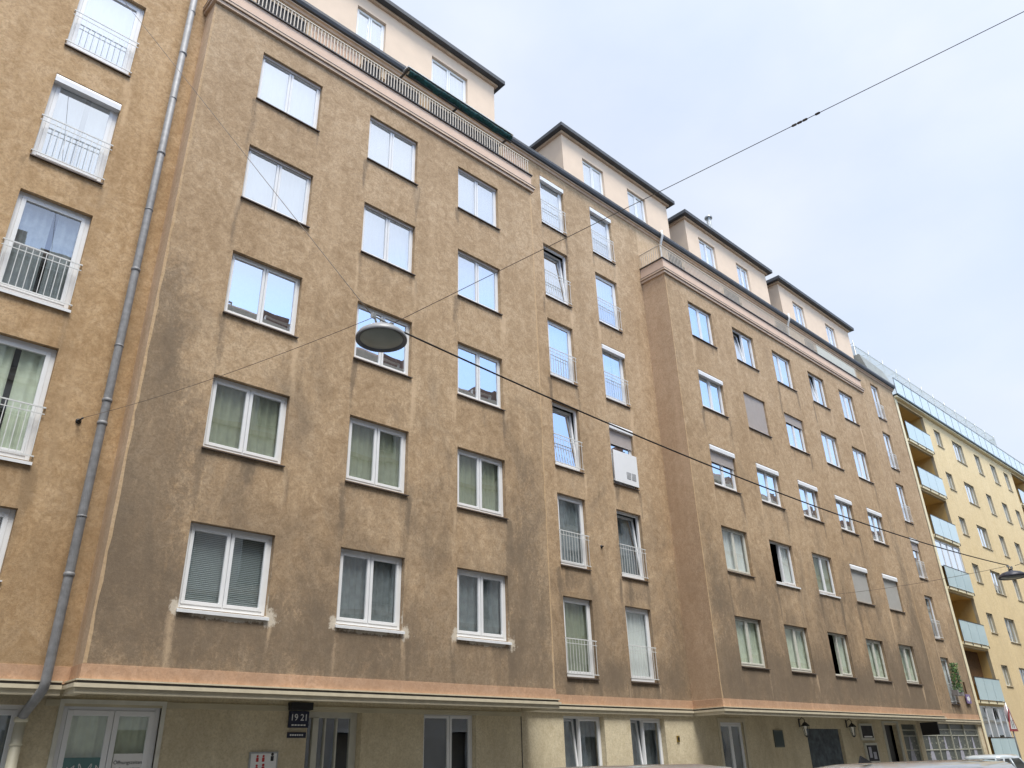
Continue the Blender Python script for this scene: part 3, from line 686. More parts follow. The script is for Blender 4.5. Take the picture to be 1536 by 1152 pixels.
# entrance door with vertical glazing bars
a, c, z0, z1 = GW[2][:4]; b = MB(); Y = yg+.18
b.box(a, a+.09, Y, Y+.08, z0, z1); b.box(c-.16, c, Y, Y+.08, z0, z1); b.box(a+.09, c-.16, Y, Y+.08, z1-.14, z1); b.box(a+.09, c-.16, Y, Y+.08, z0, z0+.3)
for x, wd in ((a+.22, .13), (a+.49, .035), (a+.76, .035)): b.box(x, x+wd, Y-.015, Y+.07, z0+.3, z1-.14)
dr = b.build('door', M['doorm'], bld, bevel=.006)
b = MB(); b.box(a+.09, c-.16, Y+.03, Y+.036, z0+.3, z1-.14); b.build('pane', M['glass_lo'], dr)
b = MB(); b.tube([(a+.3, Y-.06, z0+.8), (a+.3, Y-.06, z0+1.3)], .014, 8); b.box(a+.29, a+.31, Y-.06, Y-.01, z0+.82, z0+.84); b.box(a+.29, a+.31, Y-.06, Y-.01, z0+1.26, z0+1.28); b.build('handle', M['steel'], dr)
# dark garage gate with folds
a, c, z0, z1 = GW[7][:4]; b = MB(); Y = yg+.12; k = 40; vs = []
for i in range(k+1):
    x = a+(c-a)*i/k; o_ = .05*(i % 2); vs += [(x, Y+o_, z0), (x, Y+o_, z1)]
b.mesh(vs, [(2*i, 2*i+2, 2*i+3, 2*i+1) for i in range(k)])
b.build('gate', simple('blue_grey_folding_gate', (.10, .12, .135), .45, .2, var=.35, scale=5), bld, recalc=False)
# second entrance, dark open doorway
a, c, z0, z1 = GW[8][:4]; b = MB(); Y = yg+.02
for xa, xb in ((a-.14, a-.08), (a-.03, a+.03), (c-.03, c+.03), (c+.08, c+.14)): b.box(xa, xb, yg-.03, Y, z0, z1+.08)
b.box(a-.14, c+.14, yg-.035, Y, z1+.08, z1+.14)
d2 = b.build('door', M['doorm'], bld)
b = MB(); b.box(a, c-.35, yg+.17, yg+.22, z0, z1, 0); b.build('door_leaf', M['black'], d2)
# shop window and tiled screen with pale lozenges
sc_f = simple('screen_frame', (.40, .40, .33), .6, var=.1); sc_t = simple('dark_screen_tiles', (.09, .10, .09), .35, var=.5, scale=18)
sc_l = simple('lilac_grey_lozenge', (.36, .36, .42), .5, var=.15, scale=8)
def screen(x0, x1, z0, z1, cols):
    b = MB(); Y = yg+.1
    b.box(x0, x1, Y, Y+.05, z0, z1, 1); wd = (x1-x0)/cols
    for i in range(cols+1): b.box(x0+wd*i-.035, x0+wd*i+.035, Y-.05, Y, z0, z1, 0)
    for t in (0, .28, .56, .80, .90): 
        z = z0+(z1-z0)*t
        for i in range(cols): b.box(x0+wd*i+.035, x0+wd*(i+1)-.035, Y-.03, Y, z-.02, z+.02, 0)
    for i in range(cols):
        cx = x0+wd*(i+.5); zc = z0+(z1-z0)*.40; hz = (z1-z0)*.40; n8 = 5
        pts = [(cx, zc-hz), (cx+.16, zc-hz*.45), (cx+.26, zc), (cx+.14, zc+hz*.45), (cx+.04, zc+hz), (cx-.04, zc+hz), (cx-.14, zc+hz*.45), (cx-.26, zc), (cx-.16, zc-hz*.45)]
        b.face([(x, Y-.012, z) for x, z in pts], 2)
        for t in range(26):
            xx = x0+wd*i+random.uniform(.1, wd-.12); zz = z0+random.uniform(.05, (z1-z0)*.88); q = random.uniform(.03, .07)
            b.box(xx, xx+q, Y-.008, Y, zz, zz+q, 0)
    return b.build('shop_screen', [sc_f, sc_t, sc_l], bld)
random.seed(5); screen(*SHOP, 4); screen(*GW[9][:4], 1)
# pavement foot plinth
b = MB(); b.box(XL, 8.6, yg-.03, yg-.002, .12, .55); b.box(9.9, 28.5, yg-.03, yg-.002, .12, .55); b.box(31.25, 34.8, yg-.03, yg-.002, .12, .55)
b.build('plinth', simple('grey_plinth', (.26, .25, .22), .9, var=.12, bump=.4), bld)

# --- rainwater pipe in the corner of the left bay
b = MB(); px, py = 3.55, 14.36
b.tube([(px-.02, py, 21.6), (px, py, 12), (px, py, 3.0), (px, py+.03, 2.9), (px-.02, py+.12, 2.80), (px-.05, py+.54, 2.60), (px-.06, py+.65, 2.52), (px-.06, py+.68, 2.44)], .075, 16)
for z in (4.6, 7.3, 7.75, 10.6, 13.6, 16.6): b.lathe((px, py, z), [(.077, 0), (.088, .01), (.088, .06), (.077, .07)], 16)
for z in (5.6, 8.9, 12.1, 15.2, 18.0): b.lathe((px, py, z), [(.077, 0), (.083, .004), (.083, .03), (.077, .034)], 16); b.box(px-.015, px+.015, py+.07, YL, z+.005, z+.03)
dp = b.build('downpipe', M['pipe'], bld)
b = MB(); b.tube([(px-.06, py+.68, 2.50), (px-.06, py+.68, .12)], .082, 16); b.lathe((px-.06, py+.68, 2.44), [(.083, 0), (.10, .01), (.10, .07), (.083, .08)], 16)
b.lathe((px-.06, py+.68, 2.1), [(.083, 0), (.095, .01), (.095, .03), (.083, .04)], 16); b.build('standpipe', M['pipec'], dp)
b = MB(); b.box(-2.2, -2.1, YL-.1, YL-.01, 3.6, 3.61); 
b = MB(); b.lathe((3.22, YL, 7.37), [(.05, 0), (.05, .02), (.03, .03)], 10, ax=(0, -1, 0)); b.tube([(3.22, YL-.02, 7.37), (3.22, YL-.1, 7.37), (3.26, YL-.13, 7.41)], .015, 8); b.build('wall_hook', M['black'], bld)
b = MB(); b.lathe((18.04, YM, 7.48), [(.05, 0), (.05, .02), (.03, .03)], 10, ax=(0, -1, 0)); b.tube([(18.04, YM-.02, 7.48), (18.04, YM-.1, 7.48)], .015, 8); b.build('wall_hook', M['black'], bld)

# ================================================================== YELLOW BUILDING
yb = empty('apartment_building', (60, 18, 0), 'pale yellow apartment block with frosted glass loggias and a netted roof terrace at the right', 'building')
X0, X1, ZT = 46.25, 96, 20.95
lg = [(46.62, 50.4), (67.1, 70.6)]
rowT = [20.45-2.87*k for k in range(6)]
ycols = [(51.85, 52.9, 1.1), (54.9, 56.7, 1.4), (58.95, 60.0, 1.4), (62.1, 63.25, 1.4), (65.0, 66.0, 1.35), (72.5, 73.6, 1.35), (75.8, 77.4, 1.4), (80, 81.1, 1.4), (84, 85.1, 1.4)]
holes = [(a, b2, t-.15-h, t-.15) for a, b2, h in ycols for t in rowT]
lvl = [18.3-2.87*k for k in range(7)]      # slab tops of loggias (foot of each glass panel)
lh = []
for (a, c) in lg:
    for k, z in enumerate(lvl): lh.append((a, c, z, min(z+2.62, ZT-.25)))
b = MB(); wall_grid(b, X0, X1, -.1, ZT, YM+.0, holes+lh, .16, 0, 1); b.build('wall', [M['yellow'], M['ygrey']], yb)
b = MB(); b.box(X0-.0, X0+.30, YM-.035, YM-.002, 0, ZT); b.build('corner_strip', M['ycream'], yb)
b = MB(); b.box(X0, X1, YM-.30, YM+.4, ZT, ZT+.10, 0); b.box(X0, X1, YM-.22, YM+.3, ZT-.10, ZT-.003, 1); b.build('roof_edge', [simple('green_black_fascia', (.03, .05, .05), .4, var=.2), M['ycream']], yb)
b = MB(); b.box(X1-.1, X1, YM, 27, 0, ZT); b.box(X0+.01, X1, 26.9, 27, 0, ZT); b.box(X0+.02, X1, YM+.42, 27, ZT, ZT+.08); b.build('wall', M['yellow'], yb)
random.seed(21)
for a, c, h in ycols:
    for t in rowT:
        w = MB(); z0, z1 = t-.15-h, t-.15; Y = YM+.12; fw = .07
        for bx in ((a, a+fw, z0, z1), (c-fw, c, z0, z1), (a+fw, c-fw, z1-fw, z1), (a+fw, c-fw, z0, z0+fw), ((a+c)/2-.05, (a+c)/2+.05, z0+fw, z1-fw)): w.box(bx[0], bx[1], Y, Y+.06, bx[2], bx[3])
        wo = w.build('window', M['pvc_old'], yb)
        p = MB(); p.obox(*tilt_quad(Vector(((a+c)/2, Y+.03, (z0+z1)/2)), c-a-2*fw, h-2*fw, R(random.uniform(-.4, .4)), R(random.uniform(-.5, .5)))); p.build('pane', M['glass'], wo)
        p = MB(); p.box(a, c, Y+.2, Y+.22, z0, z1); p.build('curtain', M['curt_w'] if random.random() < .45 else M['curt_d'], wo)
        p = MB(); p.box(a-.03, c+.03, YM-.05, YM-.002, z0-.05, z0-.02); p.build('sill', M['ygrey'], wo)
for gi, (a, c) in enumerate(lg):
    for k, z in enumerate(lvl):
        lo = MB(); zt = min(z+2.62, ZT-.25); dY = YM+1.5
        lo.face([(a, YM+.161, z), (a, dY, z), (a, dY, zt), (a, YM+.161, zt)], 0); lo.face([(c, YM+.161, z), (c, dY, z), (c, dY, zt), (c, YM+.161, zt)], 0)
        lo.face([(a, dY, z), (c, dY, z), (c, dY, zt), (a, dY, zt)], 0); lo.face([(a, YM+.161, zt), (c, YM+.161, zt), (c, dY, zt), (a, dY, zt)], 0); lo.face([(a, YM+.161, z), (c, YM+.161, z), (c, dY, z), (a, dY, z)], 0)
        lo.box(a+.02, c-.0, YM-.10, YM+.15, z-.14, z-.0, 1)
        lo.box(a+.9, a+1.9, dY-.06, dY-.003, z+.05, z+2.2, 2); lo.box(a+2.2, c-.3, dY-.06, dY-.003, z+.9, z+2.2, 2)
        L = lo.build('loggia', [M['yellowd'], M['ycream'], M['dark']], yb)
        p = MB(); wd = (c-a-.06)/3
        for i in range(3): p.box(a+.05+wd*i+.02, a+.05+wd*(i+1)-.02, YM-.135, YM-.12, z+.02, z+1.10)
        p.build('glass_panel', M['glassbal'], L)
        p = MB(); p.box(a+.02, c, YM-.145, YM-.105, z+1.105, z+1.135)
        for i in range(4): x = a+.05+wd*i; p.box(x-.015, x+.015, YM-.12, YM-.10, z-.12, z+1.12); p.box(x-.03, x+.03, YM-.13, YM-.101, z-.12, z-.04)
        p.build('railing', M['black'], L)
        if gi == 0 and k == 5:
            p = MB(); q = a+.9
            while q < c-.1: p.box(q, q+.05, YM+.55, YM+.56, z+.9+.3*random.random()*0, zt-.02); q += .062
            p.build('reed_screen', simple('brown_reed', (.17, .09, .035), .8, var=.4, scale=20), L)
        if gi == 0 and k == 6: pass
        if gi == 0 and k in (3, 6):      # glazed-in loggias
            p = MB()
            for i in range(5): x = a+.05+(c-a-.1)*i/4; p.box(x-.04, x+.04, YM+.02, YM+.08, z+1.15, zt)
            p.box(a+.09, c-.09, YM+.02, YM+.08, zt-.08, zt); g3 = p.build('glazing_frame', M['pvc'], L)
            p = MB()
            for i in range(4):
                x = a+.05+(c-a-.1)*(i+.5)/4; p.obox(*tilt_quad(Vector((x, YM+.05, (z+1.15+zt-.08)/2)), (c-a)/4-.1, zt-.1-z-1.15, 0, R(random.uniform(-1.5, 1.5))))
            p.build('pane', M['glass'], g3)
# roof terrace railing and netted frame
b = MB(); x = X0+.2
while x < X1: b.box(x-.02, x+.02, YM-.2, YM-.16, ZT+.1, ZT+1.22); x += 1.3
b.box(X0+.2, X1, YM-.21, YM-.15, ZT+1.22, ZT+1.26); tr = b.build('terrace_railing', M['steel'], yb)
b = MB(); x = X0+.2
while x < X1-1.3: b.box(x+.04, x+1.26, YM-.185, YM-.175, ZT+.14, ZT+1.2); x += 1.3
b.build('glass_panel', M['frost'], tr)
b = MB(); ys, zs_ = 16.3, 24.8; xa, xb = 45.2, 70.5
b.tube([(xa, ys, zs_-.25), (xb, ys, zs_)], .03, 6); b.tube([(xa, ys, 22.3), (xb, ys, 22.3)], .025, 6)
x = xa; i = 0
while x <= xb+.01:
    b.tube([(x, ys, 21.0), (x, ys, zs_+.12)], .03, 6); b.tube([(x, ys, zs_-.1), (x, ys+3, zs_-.1)], .025, 6)
    if i % 2 == 0 and x+2.1 < xb: b.tube([(x, ys, 22.3), (x+2.1, ys, zs_-.1)], .018, 6)
    x += 2.1; i += 1
nf = b.build('scaffold_frame', M['steel'], yb)
b = MB(); b.face([(xa, ys-.04, 21.05), (xb, ys-.04, 21.05), (xb, ys-.04, zs_), (xa, ys-.04, zs_-.25)]); b.face([(xb, ys-.04, 21.05), (xb, ys+4, 21.05), (xb, ys+4, zs_), (xb, ys-.04, zs_)]); b.face([(xa, ys-.04, 21.05), (xa, ys+4, 21.05), (xa, ys+4, zs_-.25), (xa, ys-.04, zs_-.25)])
b.build('netting', M['net'], nf, recalc=False)

# ================================================================== OPPOSITE SIDE OF THE STREET (seen in the window reflections)
ob = empty('apartment_building', (20, -6, 0), 'grey plaster town house across the street, seen only mirrored in the window glass', 'building')
b = MB(); holes = []
for k in range(-12, 40):
    for r in range(6): holes.append((k*3.1+.9, k*3.1+2.1, 1.2+r*3.5, 3.1+r*3.5))
wall_grid(b, -38, 125, 0, 20.2, -(-1.4), holes, -.2)
b.v = [(v[0], -v[1], v[2]) for v in b.v]
b.face([(-38, -1.4, 0), (-38, -12, 0), (-38, -12, 20.2), (-38, -1.4, 20.2)]); b.face([(125, -1.4, 0), (125, -12, 0), (125, -12, 20.2), (125, -1.4, 20.2)])
b.v = [(v[0], v[1], v[2]) for v in b.v]
b.build('wall', simple('grey_beige_plaster', (.62, .66, .68), .9, var=.08, scale=1), ob)
b = MB(); b.box(-38, 125, -1.63, -1.61, 0, 20.1); b.build('window', simple('far_window_curtains', (.26, .28, .28), .4), ob)
b = MB(); b.box(-38.1, 125.1, -1.4, -.95, 19.8, 20.2)
for z in (4.2, 7.7, 11.2, 14.7): b.box(-38, 125, -1.398, -1.28, z, z+.2)
b.build('cornice', simple('pale_cornice', (.5, .48, .43), .9), ob)
b = MB(); b.mesh([(-38, -1.1, 20.2), (125, -1.1, 20.2), (125, -6, 23.5), (-38, -6, 23.5), (125, -12, 20.2), (-38, -12, 20.2)], [(0, 1, 2, 3), (3, 2, 4, 5)])
for k in range(-5, 18):
    x = k*7.0; b.box(x, x+1.6, -3.6, -5, 20.3, 22.4); b.box(x+3.2, x+3.9, -5.6, -6.4, 21.5, 23.9)
b.build('roof', simple('brown_tiles', (.16, .10, .08), .8), ob)

# ================================================================== STREET LAMPS AND WIRES
def street_lamp(P, r, label, yaw, enamel='lampgrey'):
    P = Vector(P); o = empty('street_lamp', P, label, 'street lamp', 'lamps hung over the street')
    b = MB(); k = r/.31
    b.lathe(P, [(.295*k, .0), (.30*k, .006), (.30*k, .03), (.275*k, .075), (.21*k, .125), (.12*k, .155), (.055*k, .165), (.05*k, .19), (.0, .195)], 40); b.build('shade', M[enamel], o)
    b = MB(); b.lathe(P, [(.30*k, .0), (.285*k, .002), (.25*k, .028), (.245*k, .03)], 40); b.build('rim', simple('dark_rim', (.17, .175, .20), .4), o)
    b = MB(); b.lathe(P, [(.25*k, .02), (.20*k, .0), (.1*k, -.012), (0, -.016)], 40); b.build('diffuser', simple('unlit_lamp_glass', (.36, .39, .35), .3), o)
    u = Vector((math.cos(yaw), math.sin(yaw), 0)); b = MB()
    for s_ in (-1, 1): b.tube([P+u*s_*.04+Vector((0, 0, .14)), P+u*s_*.10+Vector((0, 0, .20)), P+u*s_*.13+Vector((0, 0, .27))], .014, 8)
    b.tube([P-u*.17+Vector((0, 0, .275)), P+u*.17+Vector((0, 0, .275))], .012, 8)
    for s_ in (-1, 1): b.obox(P+u*s_*.15+Vector((0, 0, .275)), u*.05, Vector((0, 0, 1)).cross(u)*.045, (0, 0, .06))
    b.build('bracket', M['steel'], o)
    b = MB(); b.obox(P+u*.0+Vector((0, 0, .19)), u*.09, Vector((0, 0, 1)).cross(u)*.08, (0, 0, .06)); b.build('junction_box', M['black'], o)
    return o
L1 = Vector((4.51, 6.93, 6.20)); L2 = Vector((22.93, 5.86, 5.52))
street_lamp(L1, .315, 'large grey bell street lamp hanging before the second window column from the downpipe', .2)
street_lamp(L2, .33, 'small dark street lamp hanging in front of the yellow building at right edge', 0, 'lampdark')
def span(name, a, b2, sag, r, mat, label, cat, extra=None):
    a = Vector(a); b2 = Vector(b2); k = 40; pts = []
    for i in range(k+1):
        t = i/k; p = a.lerp(b2, t); p.z -= sag*4*t*(1-t); pts.append(p)
    o = MB(); o.tube(pts, r, 6)
    if extra: extra(o, pts)
    return tag(o.build(name, mat), label, cat)
top1 = L1+Vector((0, 0, .275)); top2 = L2+Vector((0, 0, .29))
def ins(o, pts):
    a, b2 = pts[0], pts[-1]; d = (b2-a).normalized()
    # insulator group where the photograph shows it
    best = min(range(len(pts)), key=lambda i: abs(math.atan2(pts[i].x, pts[i].y)-math.atan2(.713, .245)))
    p = pts[best]
    for s_ in (-.10, -.04, .02, .16): o.lathe(p+d*s_, [(.005, -.03), (.013, -.02), (.013, .02), (.005, .03)], 8, ax=d)
def raydir(u, v): return (rt2*((u-768)/FPX) + up2*(-(v-576)/FPX) + fwd)
def on_y(u, v, y): d = raydir(u, v); return d*(y/d.y)+Vector((0, 0, 1.6))
e_right = raydir(1840, -133); e_right = e_right*(-1.35/e_right.y)+Vector((0, 0, 1.6)) if e_right.y < -.02 else raydir(1840, -133).normalized()*40
print('right anchor', e_right)
span('suspension_wire', L1+Vector((.14, 0, .28)), e_right, .0, .0045, M['wire'], 'thin steel wire rising right across the sky with insulators', 'wire', ins)
e_left = on_y(128, -72, 14.60); print('left anchor', e_left)
span('suspension_wire', L1+Vector((-.14, 0, .28)), e_left, 0, .0045, M['wire'], 'thin wire rising steeply left from the lamp over the tan wall', 'wire')
span('guy_wire', L1+Vector((-.14, 0, .26)), (3.26, YL-.13, 7.41), .10, .004, M['wire'], 'faint thin wire from the lamp to the black hook beside the downpipe', 'wire')
span('power_cable', L1+Vector((.16, 0, .24)), L2+Vector((-.1, 0, .3)), .33, .012, M['cable'], 'thick dark cable sagging along the street between the two lamps', 'cable')
span('guy_wire', L2+Vector((0, .1, .3)), (30.0, YM-.04, 7.3), .12, .005, M['wire'], 'thin wire from the far lamp back to the right bay wall', 'wire')
span('suspension_wire', L2+Vector((.1, -.1, .3)), (30.0, -1.35, 9), .1, .006, M['wire'], 'short thin wire leaving the far lamp to the right edge', 'wire')

# ================================================================== SMALL THINGS ON THE WALLS
def textmesh(mb, s, size, x, y, z, mi, align='CENTER', face=-1):
    cu = D.curves.new('t', 'FONT'); cu.body = s; cu.size = size; cu.align_x = align; cu.extrude = .001; cu.offset = .002*size
    o = D.objects.new('t', cu); C.objects.link(o); bpy.context.view_layer.update()
    me = o.to_mesh(); vs = [(x+v.co.x, y-v.co.z, z+v.co.y) for v in me.vertices]; fs = [tuple(p.vertices) for p in me.polygons]
    mb.mesh(vs, fs, mi); o.to_mesh_clear(); D.objects.remove(o); D.curves.remove(cu)
white = simple('white_sign_enamel', (.75, .75, .74), .3, var=.03); navy = simple('dark_blue_sign_enamel', (.012, .016, .04), .3, var=.1); red = simple('red_sign_paint', (.45, .03, .03), .4, var=.05)
# house number
b = MB(); yy = yg-.06; b.box(8.17, 8.60, yy, yg-.02, 2.40, 2.70, 0); b.box(8.15, 8.63, yy-.09, yg-.003, 2.72, 2.86, 2)
textmesh(b, '19 21', .17, 8.385, yy-.002, 2.53, 1)
for t in range(5): b.box(8.23+t*.065, 8.275+t*.065, yy-.003, yy-.0005, 2.435, 2.46, 1)
tag(b.build('house_number_sign', [navy, white, M['black']]), 'dark blue house number sign 19 21 with hooded lamp beside the barred door', 'sign')
b = MB(); b.box(8.18, 8.58, yg-.03, yg-.005, 2.22, 2.32, 0)
for t in range(6): b.box(8.23+t*.05, 8.262+t*.05, yg-.033, yg-.0305, 2.255, 2.285, 1)
tag(b.build('name_plate', [navy, white]), 'small black plate with pale writing under the house number', 'sign')
b = MB(); b.box(7.44, 8.02, yg-.03, yg-.004, 1.35, 1.98, 0); b.box(7.47, 7.99, yg-.033, yg-.0305, 1.38, 1.95, 1)
for px_, pz_, s_, mi in ((7.60, 1.86, .05, 3), (7.72, 1.86, .05, 3), (7.90, 1.88, .06, 2), (7.60, 1.70, .05, 3), (7.73, 1.70, .06, 3), (7.60, 1.56, .07, 2), (7.74, 1.55, .07, 3), (7.88, 1.6, .03, 2)):
    b.lathe((px_, yg-.034, pz_+s_*.9), [(0, .0015), (s_*.45, .001), (s_*.45, 0)], 12, mi, ax=(0, -1, 0)); b.box(px_-s_*.5, px_+s_*.5, yg-.0355, yg-.0335, pz_-s_, pz_+s_*.4, mi)
tag(b.build('notice_board', [M['steel'], white, M['black'], red]), 'white notice plate with red and black pictograms left of the barred door', 'sign')
# opening hours sheet inside first shop window pane
b = MB(); yy = yg+.055; x0_, x1_ = 4.10+1.6*.52+.11, 5.70-.16
b.box(x0_, x1_, yy, yy+.004, 1.30, 1.98, 0); textmesh(b, 'Öffnungszeiten', .078, (x0_+x1_)/2, yy-.002, 1.82, 1); textmesh(b, 'Mo - Do nur nach Vereinb.', .04, (x0_+x1_)/2, yy-.002, 1.74, 1)
tag(b.build('opening_hours_sign', [white, M['black']]), 'white sheet headed Öffnungszeiten in the right pane of the ground floor window', 'sign')
b = MB(); pts = []
for i in range(90):
    t = i/89; pts.append((4.22+.62*t+.03*math.sin(t*44), yy-.004, 1.74+.075*math.sin(t*27)*(1-.3*t)+.04*math.sin(t*61)))
b.tube(pts, .007, 5); b.box(4.20, 4.86, yy+.001, yy+.003, 1.2, 1.93, 1)
tag(b.build('window_lettering', [white, simple('translucent_teal_film', (.10, .20, .20), .5)]), 'teal film with white script lettering in the left pane of the same ground floor window', 'lettering')
# dark plaque, wall lanterns, wall bell
b = MB(); b.box(26.27, 26.87, yg-.035, yg-.003, 1.92, 2.45, 0); b.box(26.31, 26.83, yg-.04, yg-.0352, 1.96, 2.41, 1)
tag(b.build('wall_plaque', [simple('bronze_rim', (.10, .11, .10), .4, .4), simple('dark_green_plaque', (.012, .03, .028), .3)], bevel=.004), 'dark green rectangular plaque on the wall right of the white framed window', 'plaque')
def lantern(x, label):
    o = empty('wall_lantern', (x, yg, 2.2), label, 'lantern', 'lanterns beside the gate'); yc = yg-.22; z = 2.28
    b = MB(); b.box(x-.04, x+.04, yg-.02, yg-.003, z+.28, z+.56); b.tube([(x, yg-.02, z+.5), (x, yg-.14, z+.58), (x, yc, z+.52), (x, yc, z+.42)], .013, 8); b.build('arm', M['black'], o)
    b = MB(); b.lathe((x, yc, z), [(.02, -.06), (.06, -.03), (.07, 0)], 6, smooth=False); b.lathe((x, yc, z+.30), [(.15, 0), (.155, .01), (.08, .09), (.02, .14), (0, .15)], 6, smooth=False)
    for k in range(6):
        a = k*math.pi/3; b.tube([(x+.07*math.cos(a), yc+.07*math.sin(a), z), (x+.13*math.cos(a), yc+.13*math.sin(a), z+.3)], .007, 5)
    b.build('cage', M['black'], o)
    b = MB(); b.lathe((x, yc, z), [(.062, .0), (.12, .3)], 6, smooth=False); b.build('pane', M['glass_lo'], o)
lantern(28.15, 'black wrought wall lantern on the left of the folding gate'); lantern(31.75, 'black wrought wall lantern on the right of the folding gate')
b = MB(); b.box(20.80, 20.92, yg-.03, yg-.003, 2.10, 2.27, 0); b.box(20.83, 20.89, yg-.04, yg-.031, 2.14, 2.23, 1)
tag(b.build('brass_fitting', [simple('brass', (.35, .24, .06), .4, .7), M['black']]), 'small brass fitting on the beige wall right of the tilted windows', 'fitting')
# display boxes left of the dark doorway
for z, lab in ((1.62, 'lit menu case with pale sheet'), (2.22, 'dark empty upper case')): pass
b = MB(); b.box(32.7, 33.8, yg-.08, yg-.003, 2.12, 2.72, 0); b.box(32.78, 33.72, yg-.085, yg-.081, 2.2, 2.64, 1); b.box(32.9, 33.6, yg-.089, yg-.0855, 2.22, 2.27, 2)
tag(b.build('display_case', [M['doorm'], M['dark'], white]), 'upper wall display case with a pale strip between gate and dark doorway', 'display case')
b = MB(); b.box(32.85, 33.9, yg-.08, yg-.003, 1.30, 2.02, 0); b.box(32.93, 33.82, yg-.085, yg-.081, 1.38, 1.94, 1); b.box(33.05, 33.28, yg-.089, yg-.0855, 1.5, 1.88, 2); b.box(33.4, 33.65, yg-.089, yg-.0855, 1.45, 1.7, 2)
tag(b.build('display_case', [M['doorm'], M['dark'], sc_l]), 'lower wall display case holding blue-grey sheets between gate and dark doorway', 'display case')
b = MB(); b.box(38.72, 38.78, yg-.75, yg-.02, 2.30, 2.86); b.box(38.74, 38.76, yg-.8, yg-.003, 2.86, 2.88)
tag(b.build('projecting_sign', M['black'], bevel=.005), 'black blank box sign projecting beside the tiled screen', 'sign')
# purple sign with a white arrow, near the right end of the tan wall
b = MB(); z = 3.75; x = 45.15; b.box(x-.28, x+.28, YM-.10, YM-.06, z, z+.42, 0)
b.mesh([(x-.20, YM-.104, z+.13), (x-.02, YM-.104, z+.13), (x-.02, YM-.104, z+.04), (x+.2, YM-.104, z+.22), (x-.02, YM-.104, z+.38), (x-.02, YM-.104, z+.30), (x-.2, YM-.104, z+.30)], [(0, 1, 2, 3, 4, 5, 6)], 1)
b.box(x-.02, x+.02, YM-.06, YM, z+.1, z+.14, 2); b.box(x-.12, x-.05, YM-.12, YM-.06, z+.46, z+1.0, 2)
tag(b.build('direction_sign', [simple('purple_sign', (.20, .14, .30), .4), white, simple('brown_post', (.09, .05, .02), .6)]), 'purple sign with a white arrow near the right end of the tan wall', 'sign')
# potted plant on the lowest right French window
random.seed(9); o = empty('window_plant', (43.7, YM-.25, 4.3), 'bushy green window plant on the first floor sill near the right end', 'plant')
b = MB(); b.box(43.15, 43.95, YM-.36, YM-.10, 4.05, 4.30); b.build('planter', simple('grey_planter', (.25, .24, .24), .7), o)
b = MB()
for i in range(900):
    t = random.random(); z = 4.2+1.35*t; rr = (.34 if t < .5 else .27)*(.8+.4*random.random()); a = random.uniform(0, 6.283)
    c = Vector((43.6+rr*math.cos(a)*random.random()**.4+.15*(t-.5), YM-.28+.22*math.sin(a)*random.random(), z))
    u = Vector((random.gauss(0, 1), random.gauss(0, 1), random.gauss(0, 1))).normalized(); w = u.orthogonal().normalized(); s_ = random.uniform(.035, .07)
    b.face([c-u*s_, c+w*s_*.45, c+u*s_, c-w*s_*.45], 0 if random.random() < .6 else 1)
b.build('foliage', [simple('leaf_green', (.07, .17, .03), .6, var=.3), simple('leaf_dark', (.03, .09, .03), .6, var=.3)], o, recalc=False)
# deck chair like white rack and a parasol-less box on the second terrace
o = MB(); x = 23.3
for dx in (0, .55): o.obox((x+dx, YA+.45, 19.5), (.03, 0, 0), (0, .03, 0), (.0, .25, 1.1))
for t in range(7): o.obox((x+.275, YA+.40+.035*t, 19.1+.13*t), (.58, 0, 0), (0, .02, 0), (0, 0, .03))
tag(o.build('drying_rack', M['rail']), 'white folding drying rack leaning on the second terrace behind the balustrade', 'drying rack')

# road sign: warning triangle at the right edge, mounted with a round sign seen from behind
o = empty('road_sign', (43.9, 13.1, .125), 'red edged triangular warning sign on a grey post with a round sign back above', 'road sign')
b = MB(); b.tube([(43.9, 13.1, .125), (43.9, 13.1, 3.62)], .035, 10); b.build('post', M['steel'], o)
b = MB(); yy = 13.04; s_ = 1.0; cx, cz = 43.9, 2.72
def tri(s): return [(cx-s/2, cz-s*.2887), (cx+s/2, cz-s*.2887), (cx, cz+s*.577)]
T = tri(1.15); Ti = tri(.80)
b.mesh([(x, yy, z) for x, z in T]+[(x, yy+.02, z) for x, z in T], [(0, 1, 2), (5, 4, 3), (0, 3, 4, 1), (1, 4, 5, 2), (2, 5, 3, 0)], 0)
b.mesh([(x, yy-.004, z) for x, z in Ti], [(0, 1, 2)], 1)
for dx in (-.1, .12):    # two walking figures
    b.lathe((cx+dx, yy-.006, cz+.13), [(0, .001), (.04, .001), (.04, 0)], 10, 2, ax=(0, -1, 0)); b.obox((cx+dx, yy-.006, cz+.02), (.07, 0, 0), (0, .002, 0), (0, 0, .16), 2)
    for q in (-1, 1): b.obox((cx+dx+q*.035, yy-.006, cz-.12), (.03, 0, 0), (0, .002, 0), (q*.05, 0, .15), 2)
b.build('triangle_plate', [simple('dark_red_border', (.30, .03, .035), .4), white, M['black']], o)
b = MB(); b.lathe((43.9, 13.1, 3.12), [(0, .0), (.40, .0), (.41, .015), (0, .02)], 28, ax=(0, 1, 0)); b.build('round_plate', simple('mauve_grey_plate_back', (.35, .30, .32), .5), o)

